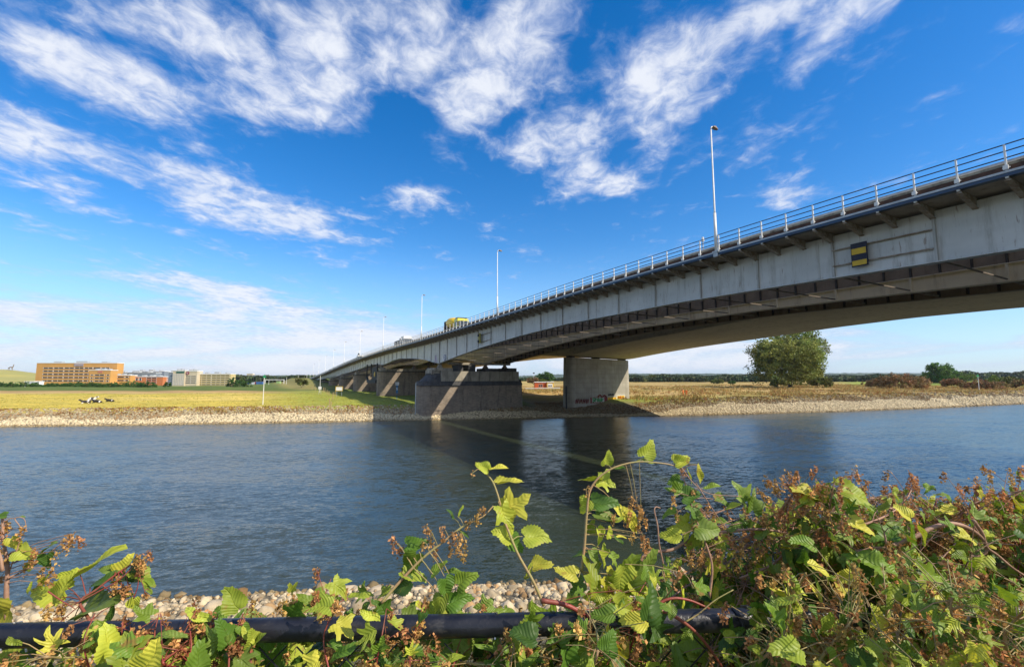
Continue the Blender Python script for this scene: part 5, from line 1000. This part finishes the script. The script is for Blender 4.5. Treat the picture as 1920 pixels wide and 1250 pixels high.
def leaf_shape(kind):
    th = np.linspace(-math.pi, math.pi, NA, endpoint=False)+math.pi/NA; a = np.abs(th)
    if kind == 0:   # heart shaped
        r = .62+.42*np.exp(-(a/.42)**2)-.30*np.exp(-((math.pi-a)/.38)**2)+.06*np.exp(-((a-1.9)/.4)**2)
    elif kind == 1: # three lobes
        r = .46+.58*np.exp(-(a/.33)**2)+.42*np.exp(-((a-1.12)/.30)**2)+.22*np.exp(-((a-2.2)/.3)**2)-.2*np.exp(-((math.pi-a)/.3)**2)
    elif kind == 3: # five narrow lobes
        r = .34+.66*np.exp(-(a/.24)**2)+.52*np.exp(-((a-.85)/.2)**2)+.42*np.exp(-((a-1.75)/.24)**2)
    else:           # narrow lance
        r = 1/np.sqrt((np.cos(th)/1.05)**2+(np.sin(th)/.33)**2)*.9
    r = r*(1+.055*np.where(np.arange(NA) % 2 == 0, 1, -1))
    c0 = np.array([0, .32 if kind != 2 else .5])
    P2 = [np.zeros((1, 2))+c0]
    for q in RINGS[1:]: P2.append(np.stack([np.sin(th)*r*q, np.cos(th)*r*q], 1)*(.66 if kind != 2 else .55)+c0)
    return np.concatenate(P2)
SH = [leaf_shape(k) for k in range(4)]
FT = []
for j in range(NA): FT.append((0, 1+j, 1+(j+1) % NA, 1+(j+1) % NA))
tri = np.array([(0, 1+(j+1) % NA, 1+j) for j in range(NA)])
quad = np.array([(1+r*NA+j, 1+r*NA+(j+1) % NA, 1+(r+1)*NA+(j+1) % NA, 1+(r+1)*NA+j) for r in range(len(RINGS)-2) for j in range(NA)])
tri2 = np.concatenate([tri, quad[:, [0, 1, 2]], quad[:, [0, 2, 3]]])
GREENS = np.array([(.13, .25, .03), (.19, .31, .035), (.26, .37, .04), (.36, .44, .05), (.09, .18, .03), (.24, .34, .06)])*.8; YELS = np.array([(.50, .54, .06), (.60, .56, .07), (.42, .48, .06)])
TOC = np.array(-Fh)*.62+UP*.62+np.array(sdir)*.45
class Vine:
    def __init__(s): s.lv = []; s.lt = []; s.lu = []; s.sv = []; s.stc = []; s.m = MB()
    def leaf(s, base, tip, size, kind, col, nrm_=None, curl=1.):
        P2 = SH[kind]; x, y = P2[:, 0].copy(), P2[:, 1].copy(); a_ = rng.uniform(0, 6.28); x = x*rng.uniform(.74, 1.12)+.045*np.sin(y*7+a_)+rng.uniform(-.12, .12)*y*y; y = y+.04*np.sin(x*9+a_*2); fold = rng.uniform(.1, .55); droop = rng.uniform(.15, .6)*curl; wv_ = rng.uniform(0, 6.28)
        z = np.abs(x)*fold-droop*(y-.2)**2*.8+.05*np.sin(x*9+wv_)*np.sin(y*7+wv_)*curl+rng.uniform(-.25, .25)*x*y
        t = np.array(tip, float); t /= np.linalg.norm(t); nn = TOC+rng.normal(0, .34, 3) if nrm_ is None else np.array(nrm_)
        nn = nn-t*(nn@t); nn /= np.linalg.norm(nn); r = np.cross(t, nn)
        V = np.array(base)+size*(x[:, None]*r+y[:, None]*t+z[:, None]*nn)
        s.lv.append(V); s.lt.append(col*np.ones(3)); s.lu.append(P2)
        return V
    def seeds(s, p, length, n, size=.006, tone=1.):
        p = np.array(p, float); dr_ = np.array([rng.normal(0, .25), rng.normal(0, .25), -1]); dr_ /= np.linalg.norm(dr_)
        s.m.tube([p, p+dr_*length*.5+rng.normal(0, .002, 3), p+dr_*length], .0007, 4, .0004, cap=False)
        c = p+dr_*length*rng.random((n, 1))+rng.normal(0, .0036, (n, 3))
        s.sv.append(c); s.stc.append(rng.uniform(.55, 1.45, (n, 1))*np.array([1, rng.uniform(.8, 1.15), 1])*tone)
    def build(s, name, label, cat='vine', group=None, stem=STEM, loc=None):
        loc = loc if loc is not None else s.lv[0][0]; e = empty(name, label, cat, tuple(loc), group)
        if s.m.v: s.m.build('stem', stem, e, smooth=True)
        if s.lv:
            k = len(SH[0]); n = len(s.lv); F_ = (tri2[None]+(np.arange(n)*k)[:, None, None]).reshape(-1, 3); V = np.concatenate(s.lv)
            UVv = np.concatenate(s.lu); o = arr('leaves', V, F_, LEAF, e, col=np.repeat(np.array(s.lt), len(tri2), 0), uv=UVv[F_.ravel()], smooth=True)
        if s.sv:
            C = np.concatenate(s.sv); T = np.concatenate(s.stc); quads('flower_heads', C, .0036, SEED, e, T, .1, .75)['kind'] = 'stuff'
        return e
def smooth_path(P, n=6):
    P = [np.array(p, float) for p in P]; P = [2*P[0]-P[1]]+P+[2*P[-1]-P[-2]]; out = []
    for i in range(1, len(P)-2):
        for k in range(n):
            t = k/n; out.append(.5*((2*P[i])+(-P[i-1]+P[i+1])*t+(2*P[i-1]-5*P[i]+4*P[i+1]-P[i+2])*t*t+(-P[i-1]+3*P[i]-3*P[i+1]+P[i+2])*t**3))
    return out+[P[-2]]
def imgdir(ang, dep=0.):      # direction on the picture: 0 = right, 90 = up
    a = math.radians(ang); return RT*math.cos(a)+UP*math.sin(a)+Fh*dep
def gcol(y=0.):
    c = GREENS[rng.integers(0, len(GREENS))]
    if rng.random() < y: c = YELS[rng.integers(0, 3)]
    return c*rng.uniform(.8, 1.25)
def shoot(name, label, pts, dep, leaves, seedspots=(), r=(.0032, .0016), stem=STEM, group=None, extra=()):
    v = Vine(); path = smooth_path([at(x, y, d_) for (x, y), d_ in zip(pts, np.interp(np.linspace(0, 1, len(pts)), [0, 1], dep))]); v.m.tube(path, r[0], 8, r[1])
    pa_ = np.array(path)
    for (x, y, px, ang, kind, yel, *rest) in leaves:
        px = px*.9; d_ = np.interp(y, sorted([pts[0][1], pts[-1][1]]), [dep[1], dep[0]] if pts[0][1] > pts[-1][1] else [dep[0], dep[1]])+rng.uniform(-.015, .015)
        c = at(x, y, d_); sz = px*d_/F; t = imgdir(ang, rng.uniform(-.3, .2)); base = c-t/np.linalg.norm(t)*sz*.38
        j = np.argmin(((pa_-base)**2).sum(1)); node = pa_[j]; v.m.tube([node, (node+base)/2+UP*.004, base], .0011, 6, .0008, cap=False)
        v.leaf(base, t, sz, kind, gcol(yel) if yel < 1 else YELS[rng.integers(0, 3)]*rng.uniform(.85, 1.1))
    for (x, y, ln, n_) in seedspots:
        d_ = np.mean(dep)+rng.uniform(-.02, .02); p_ = at(x, y, d_); j = np.argmin(((pa_-p_)**2).sum(1)); v.m.tube([pa_[j], (pa_[j]+p_)/2+UP*.006, p_], .0009, 5, .0006, cap=False)
        v.seeds(p_, ln*d_/F, n_)
    for (ep, er) in extra: v.m.tube(smooth_path([at(x, y, d_) for x, y, d_ in ep]), er, 7, er*.5)
    return v.build(name, label, 'vine', group, stem, path[0])
G_ = 'hop vines growing over the fence'
shoot('hop_vine', 'lone upright shoot with yellow lobed leaves in front of the open water', [(1020, 1135), (1000, 1090), (972, 1040), (955, 1000), (942, 965), (934, 930), (922, 900), (905, 882)], (1.02, 1.1),
      [(930, 877, 38, 10, 2, 1), (908, 876, 34, 150, 0, 1), (947, 903, 56, 15, 0, 1), (962, 948, 66, 40, 1, 1), (945, 962, 60, -60, 1, 1), (1000, 1005, 58, 0, 0, 1), (947, 1003, 44, 160, 0, .4), (962, 1018, 40, -40, 0, .3), (1012, 1058, 44, 20, 0, .8), (990, 1075, 34, 60, 2, .9)],
      [(886, 886, 10, 6)], (.0036, .0018), STEM, G_)
shoot('hop_vine', 'slanting cane with hanging brown flower heads left of the lone upright shoot', [(715, 1130), (745, 1095), (790, 1048), (835, 1012), (870, 985), (905, 968), (925, 948)], (1.0, 1.1),
      [(775, 1022, 46, 10, 0, 0), (772, 1050, 60, 230, 0, 0), (770, 1078, 56, -20, 0, .2), (758, 1096, 50, 200, 0, 0), (848, 965, 24, 120, 2, 0), (862, 960, 24, 60, 2, .2), (868, 998, 26, -30, 2, .2), (820, 1068, 40, 40, 0, 0), (846, 1070, 36, 5, 2, .3), (835, 1095, 42, -80, 0, 0), (868, 1088, 50, 35, 0, .1), (855, 1125, 56, 10, 0, .2), (826, 1130, 50, 250, 0, 0)],
      [(735, 1008, 22, 40), (748, 1020, 18, 30), (800, 985, 16, 30), (806, 1003, 26, 36), (828, 990, 26, 36), (850, 1000, 20, 36), (862, 1004, 34, 60), (872, 1010, 40, 70), (845, 1020, 20, 30), (815, 1025, 22, 30), (880, 975, 18, 30), (895, 962, 24, 40), (905, 950, 16, 26), (795, 1015, 16, 26)], (.0034, .0014), STEM, G_)
shoot('hop_vine', 'tall arching shoot with yellow-green leaves reaching up towards the right thicket', [(1090, 1070), (1096, 1020), (1100, 965), (1108, 915), (1140, 882), (1190, 866), (1240, 868), (1270, 874)], (1.05, 1.12),
      [(1214, 848, 46, 50, 0, 1), (1207, 862, 38, 0, 2, 1), (1138, 862, 32, 80, 0, 1), (1158, 876, 26, 10, 2, .9), (1112, 899, 50, 170, 0, 1), (1132, 903, 44, -15, 1, 1), (1126, 944, 56, 5, 0, .8), (1098, 944, 34, 235, 0, .8), (1168, 962, 78, -52, 2, 1), (1130, 967, 52, -10, 0, .1), (1150, 975, 40, 10, 2, 0), (1276, 866, 34, 20, 0, .8), (1312, 884, 40, -75, 2, .8),
       (1105, 990, 30, 70, 0, .5), (1122, 1000, 36, -80, 0, .3), (1090, 1038, 36, 190, 0, .6), (1110, 1040, 30, -60, 0, .5), (1142, 1000, 26, 80, 0, .5), (1158, 1010, 26, -40, 2, .3), (1128, 1040, 44, -70, 1, .8), (1160, 1005, 24, 10, 2, .4), (1150, 1045, 30, -50, 1, .4),
       (1068, 1074, 50, 160, 0, 1), (1112, 1080, 70, 110, 1, .5), (1140, 1100, 84, -70, 1, .8), (1175, 1080, 80, 70, 0, .6), (1205, 1070, 76, 45, 0, .7), (1130, 1115, 70, -100, 1, .9), (1165, 1120, 70, -60, 1, .8), (1195, 1100, 54, -30, 0, .8), (1085, 1100, 52, 220, 1, .5)],
      [(1188, 935, 50, 110), (1195, 945, 46, 90), (1202, 960, 40, 70), (1205, 1000, 34, 70), (1215, 1010, 26, 50), (1150, 965, 16, 30), (1185, 1000, 20, 30), (1100, 915, 14, 14)], (.0034, .0014), STEM, G_)
shoot('hop_vine', 'upright pale stem with round leaves and brown heads at the left edge', [(14, 1165), (12, 1110), (14, 1060), (6, 1010), (4, 965)], (1.0, 1.02),
      [(28, 1016, 38, -60, 0, .9), (42, 1037, 38, -20, 0, .9), (6, 965, 24, 180, 0, .8), (5, 1150, 80, 215, 0, .5), (92, 1024, 30, 40, 0, .4), (88, 1046, 34, -80, 0, .6), (56, 1062, 24, 220, 0, .8), (84, 1086, 30, 240, 0, .9), (56, 1100, 26, 250, 2, .9), (38, 968, 22, 20, 2, .3)],
      [(8, 975, 24, 50), (16, 985, 22, 50), (44, 990, 22, 50), (4, 1030, 26, 50), (14, 1044, 22, 50), (66, 1030, 26, 50), (60, 1046, 28, 50), (80, 1066, 28, 50), (102, 1062, 32, 60), (120, 1008, 26, 60), (132, 1000, 20, 50), (146, 1008, 26, 50), (2, 1080, 20, 40), (52, 1026, 14, 26), (104, 1032, 20, 30), (2, 1000, 20, 40)], (.0052, .0022), TWIG, G_,
      [([(14, 1083, 1.0), (40, 1072, 1.02), (75, 1052, 1.03), (100, 1030, 1.04), (130, 1006, 1.05)], .002), ([(18, 1070, 1.0), (40, 1000, 1.0), (28, 972, 1.0), (45, 972, 1.0), (50, 995, 1.0)], .0012), ([(5, 1070, .99), (0, 1040, .99), (-10, 1020, 1.)], .0035)])
shoot('hop_vine', 'low sprawling vine with one long upright curled leaf at the left', [(165, 1215), (168, 1165), (150, 1128), (180, 1105), (215, 1078), (250, 1055)], (.96, 1.04),
      [(160, 1066, 120, 42, 2, .6), (128, 1075, 44, 200, 2, .5), (170, 1140, 118, 42, 0, .5), (100, 1112, 74, 175, 0, 1), (118, 1104, 50, 60, 0, .6), (168, 1112, 60, 60, 2, .4), (205, 1065, 34, 170, 0, .5), (232, 1062, 40, 60, 0, .6), (188, 1090, 60, 30, 2, 0), (236, 1088, 56, 10, 0, 0), (262, 1078, 46, -30, 0, 0), (255, 1070, 44, 110, 0, .2), (275, 1100, 26, -50, 2, .3), (230, 1118, 34, 35, 2, .3), (252, 1130, 30, -80, 0, .5), (208, 1148, 44, 250, 2, .5), (278, 1088, 30, -20, 2, .2), (85, 1205, 110, 205, 2, .7), (20, 1240, 90, 60, 0, .2), (275, 1180, 50, 190, 0, .9), (298, 1198, 36, -40, 0, .7)],
      [(258, 1040, 20, 60), (270, 1050, 18, 60), (280, 1034, 18, 50), (262, 1056, 20, 60), (222, 1082, 20, 50), (228, 1096, 26, 60), (214, 1100, 20, 40), (240, 1100, 20, 50), (272, 1110, 16, 30), (175, 1172, 28, 60), (168, 1188, 24, 60), (202, 1200, 34, 70), (215, 1190, 30, 60), (232, 1185, 20, 40), (118, 1130, 30, 60), (110, 1140, 24, 40)], (.0034, .0014), RSTEM, G_,
      [([(140, 1132, .98), (185, 1108, 1.0), (225, 1085, 1.01), (262, 1050, 1.03)], .0016), ([(250, 1122, 1.), (258, 1100, 1.), (260, 1080, 1.)], .0012), ([(90, 1108, .97), (115, 1125, .97), (140, 1140, .97)], .0016), ([(205, 1190, .95), (250, 1188, .95), (300, 1210, .95)], .001)])
shoot('hop_vine', 'loose airy sprays left of the thicket with small leaves against the water', [(1330, 1120), (1335, 1060), (1320, 1010), (1300, 960), (1288, 915), (1275, 880)], (1.08, 1.16),
      [(1276, 862, 34, 30, 0, .8), (1292, 885, 40, -60, 2, .6), (1312, 884, 38, -78, 2, .9), (1268, 900, 30, 200, 0, .5), (1290, 930, 44, 10, 0, .2), (1268, 918, 40, 170, 1, .4), (1330, 912, 34, 20, 2, .5), (1350, 940, 36, -20, 0, .3), (1300, 955, 50, -40, 1, .6), (1258, 962, 34, 200, 0, .3), (1282, 985, 52, 200, 1, .3), (1318, 990, 56, 5, 0, .3), (1262, 1004, 46, 190, 0, .6), (1345, 975, 40, 0, 2, .3), (1300, 1012, 40, 240, 0, .4), (1338, 1060, 48, -85, 1, .7), (1370, 950, 34, 30, 2, .4), (1392, 930, 50, 120, 1, .2), (1412, 945, 52, 70, 1, .2), (1380, 985, 40, 200, 2, .3), (1360, 1010, 34, -40, 0, .4)],
      [(1262, 930, 16, 26), (1300, 920, 18, 30), (1325, 945, 18, 30), (1340, 960, 20, 30), (1300, 975, 18, 30), (1270, 960, 16, 26), (1320, 1030, 24, 40), (1350, 1030, 30, 50), (1365, 1000, 26, 50), (1390, 1010, 30, 60), (1310, 1045, 20, 40), (1280, 880, 14, 20)], (.003, .0012), TWIG, G_, [([(1275, 872, 1.15), (1300, 905, 1.14), (1330, 925, 1.13), (1390, 930, 1.13)], .0014), ([(1305, 905, 1.12), (1340, 960, 1.12), (1370, 1000, 1.12)], .0014)])
# dense growth: many vines, each its own plant
def edge(x):   # upper outline of the thicket in the picture
    return (0 if x < 1400 else 16*math.sin(x/31.)+11*math.sin(x/13.+1))+float(np.interp(x, [290, 340, 380, 430, 500, 560, 600, 650, 720, 760, 830, 900, 960, 1040, 1080, 1210, 1250, 1290, 1340, 1400, 1450, 1500, 1560, 1600, 1650, 1700, 1760, 1800, 1850, 1890, 1930], [1195, 1175, 1150, 1125, 1110, 1082, 1095, 1075, 1090, 1120, 1130, 1130, 1130, 1135, 1100, 1060, 1035, 1010, 995, 965, 955, 930, 875, 910, 930, 915, 900, 940, 925, 900, 920]))
def mass(i, x0, y0, x1, y1, dep, nl, ns, yel, kinds=(0, 1, 0, 2, 3, 1), smin=38, smax=82, stem=STEM, label=None, fillm=0):
    v = Vine(); k = 6; ph = rng.uniform(0, 6.28); A_ = rng.uniform(12, 34)
    pts = [(x0+(x1-x0)*t+A_*math.sin(ph+t*5), y0+(y1-y0)*t+A_*.6*math.cos(ph+t*4)*(t*(1-t)*3)) for t in np.linspace(0, 1, k)]
    dps = dep+np.cumsum(rng.normal(0, .035, k)); path = np.array(smooth_path([at(x, y, d_) for (x, y), d_ in zip(pts, dps)])); v.m.tube(path, .003, 7, .0012)
    for q in range(nl):
        j = rng.integers(1, len(path)); node = path[j]; off = rng.normal(0, .045, 3)*np.array([1, 1, .7]); base = node+off; sz = rng.uniform(smin, smax)*dep/F*(.65+.35*(1-j/len(path)))
        ang = rng.uniform(0, 360); t = imgdir(ang, rng.uniform(-.5, .4))+UP*rng.uniform(-.7, .2)
        tip = base+t/np.linalg.norm(t)*sz*.6
        # keep inside the outline of the thicket
        z_ = (tip-O)@fw; ypx = CY-F*((tip-O)@cup)/z_; xpx = CX+F*((tip-O)@RT)/z_
        if ypx < edge(xpx)-4: continue
        v.m.tube([node, (node+base)/2+UP*.005, base], .0009, 5, .0007, cap=False); v.leaf(base, t, sz, kinds[rng.integers(0, len(kinds))], gcol(yel), curl=rng.uniform(.8, 1.6))
    for q in range(ns):
        j = rng.integers(1, len(path)); p_ = path[j]+rng.normal(0, .035, 3); v.m.tube([path[j], (path[j]+p_)/2+UP*.004, p_], .0008, 4, .0006, cap=False)
        v.seeds(p_, rng.uniform(.012, .045), int(rng.uniform(26, 64)), tone=rng.uniform(.7, 1.3))
    v.build('hop_vine', label, 'vine', G_, stem, path[0])
LT = 'hop vine with green leaves and brown flower heads in the dense right-hand thicket'; LB = 'low hop vine with jagged green leaves along the bottom of the fence'
# bottom strip
for i in range(14):
    x = 330+i*70+rng.uniform(-15, 15); mass(i, x-rng.uniform(10, 60), 1290, x+rng.uniform(0, 60), edge(x)+34, rng.uniform(.84, 1.08), 26, 12 if i % 3 else 26, .22, label=LB, smin=34, smax=80, stem=RSTEM if i % 4 == 0 else STEM)
for i in range(12):
    x = 60+i*112+rng.uniform(-20, 20); mass(i, x-70, 1235+rng.uniform(0, 30), x+90, 1225+rng.uniform(-10, 35), rng.uniform(.95, 1.2), 16, 12, .25, label=LB, smin=30, smax=62)
# right thicket
for i in range(46):
    x = 1290+i*14.4+rng.uniform(-12, 12); e_ = edge(x); lvl = rng.uniform(0, 1)**.9; ytop = e_+16+lvl*190
    mass(i, x-rng.uniform(-40, 90), 1300, x+rng.uniform(-10, 60), ytop, rng.uniform(1.0, 1.5), 54, 28, .17, label=LT, smin=24, smax=86, stem=TWIG if i % 3 else RSTEM)
for i in range(22):
    x = 1270+i*32+rng.uniform(-12, 12); yy_ = edge(x)+rng.uniform(20, 120)
    mass(i, x-60, yy_+30, x+90, edge(x+90)+14+rng.uniform(0, 40), rng.uniform(1.1, 1.45), 20, 32, .3, label=LT, smin=18, smax=42, stem=TWIG)
for i in range(12):
    x = 1440+i*45+rng.uniform(-15, 15); mass(i, x-20, 1290, x+30, rng.uniform(1070, 1140), rng.uniform(.78, .88), 26, 16, .25, label=LT, smin=26, smax=64)
# named stems
def bare(label, pts, dep, r, mat, r1=None):
    p = smooth_path([at(x, y, dep+k*.004) for k, (x, y) in enumerate(pts)]); o = MB().tube(p, r, 9, r1 or r*.6).build('vine_stem', mat, None, smooth=True); tag(o, label, 'stem', 'bare twining stems')
for i, (x, y, dp) in enumerate([(172, 1150, .84), (205, 1165, .83), (252, 1172, .82), (300, 1150, .84), (345, 1160, .83), (388, 1150, .84), (428, 1160, .83), (470, 1150, .84), (620, 1135, .84), (700, 1140, .84), (770, 1150, .84)]):
    v = Vine(); p0 = at(x, 1270, dp); p1 = at(x+rng.uniform(-25, 25), y, dp+.03); pth = np.array(smooth_path([p0, (p0+p1)/2+rng.normal(0, .01, 3), p1])); v.m.tube(pth, .0018, 6, .0008)
    for q in range(6):
        j = rng.integers(2, len(pth)); p_ = pth[j]+rng.normal(0, .012, 3); v.m.tube([pth[j], p_], .0007, 4, cap=False); v.seeds(p_, rng.uniform(.012, .03), 40, tone=rng.uniform(.6, 1.2))
    for q in range(5):
        j = rng.integers(1, len(pth)); t = imgdir(rng.uniform(0, 360), -.2); v.leaf(pth[j]+t*.008, t, rng.uniform(24, 60)*dp/F, int(rng.integers(0, 4)), gcol(.3))
    v.build('hop_vine', 'short brown seed-laden hop shoot hanging before the black pipe', 'vine', G_, RSTEM, p0)
bare('thick pale brown stem curling in a loop in the right thicket', [(1600, 1036), (1660, 1026), (1710, 1008), (1745, 990), (1775, 981), (1805, 985), (1832, 1000), (1848, 1018), (1848, 1034), (1832, 1042), (1815, 1040)], 1.0, .0052, TWIG)
bare('second brown stem crossing the loop at the right', [(1825, 975), (1842, 1000), (1850, 1025), (1870, 1040), (1900, 1065), (1940, 1090)], 1.02, .0036, TWIG)
bare('long brown stem running from the arching shoot into the right thicket', [(1195, 1060), (1215, 1036), (1260, 1030), (1300, 1008), (1360, 996), (1430, 992), (1500, 1000), (1560, 985), (1620, 978)], 1.12, .004, TWIG)
bare('bright red stem arching over the black pipe', [(1100, 1155), (1160, 1145), (1215, 1140), (1255, 1122), (1290, 1124), (1330, 1140)], .93, .0035, RSTEM)
bare('red stem descending to the lower right over the pipe', [(1230, 1140), (1270, 1158), (1310, 1190), (1345, 1235), (1360, 1260)], .9, .0036, RSTEM)
bare('dark red double stem lying along the black pipe', [(1015, 1125), (1060, 1133), (1095, 1150), (1130, 1162), (1180, 1152), (1230, 1150)], .93, .0048, RSTEM)
bare('thin pale hooked tendril standing before the water', [(1245, 1080), (1243, 1055), (1236, 1020), (1233, 985), (1227, 958), (1230, 950), (1238, 952)], 1.05, .002, TWIG)
bare('thin olive stem slanting across the pipe below the red one', [(1285, 1165), (1310, 1150), (1340, 1125), (1375, 1105)], .92, .0016, STEM)

# ------------------------------------------------------------------ air
hb = MB().box(-9500, 9500, -9500, 12500, -4.5, 47).build('haze', None); tag(hb, kind='stuff')
hm = bpy.data.materials.new('thin_haze'); hm.use_nodes = True; n = NT(hm.node_tree)
pv = n.a('ShaderNodeVolumePrincipled', {'Color': (.80, .88, 1, 1), 'Density': .00007, 'Anisotropy': .2}); o_ = n.a('ShaderNodeOutputMaterial'); n.l.new(pv.outputs[0], o_.inputs['Volume']); hb.data.materials.append(hm)
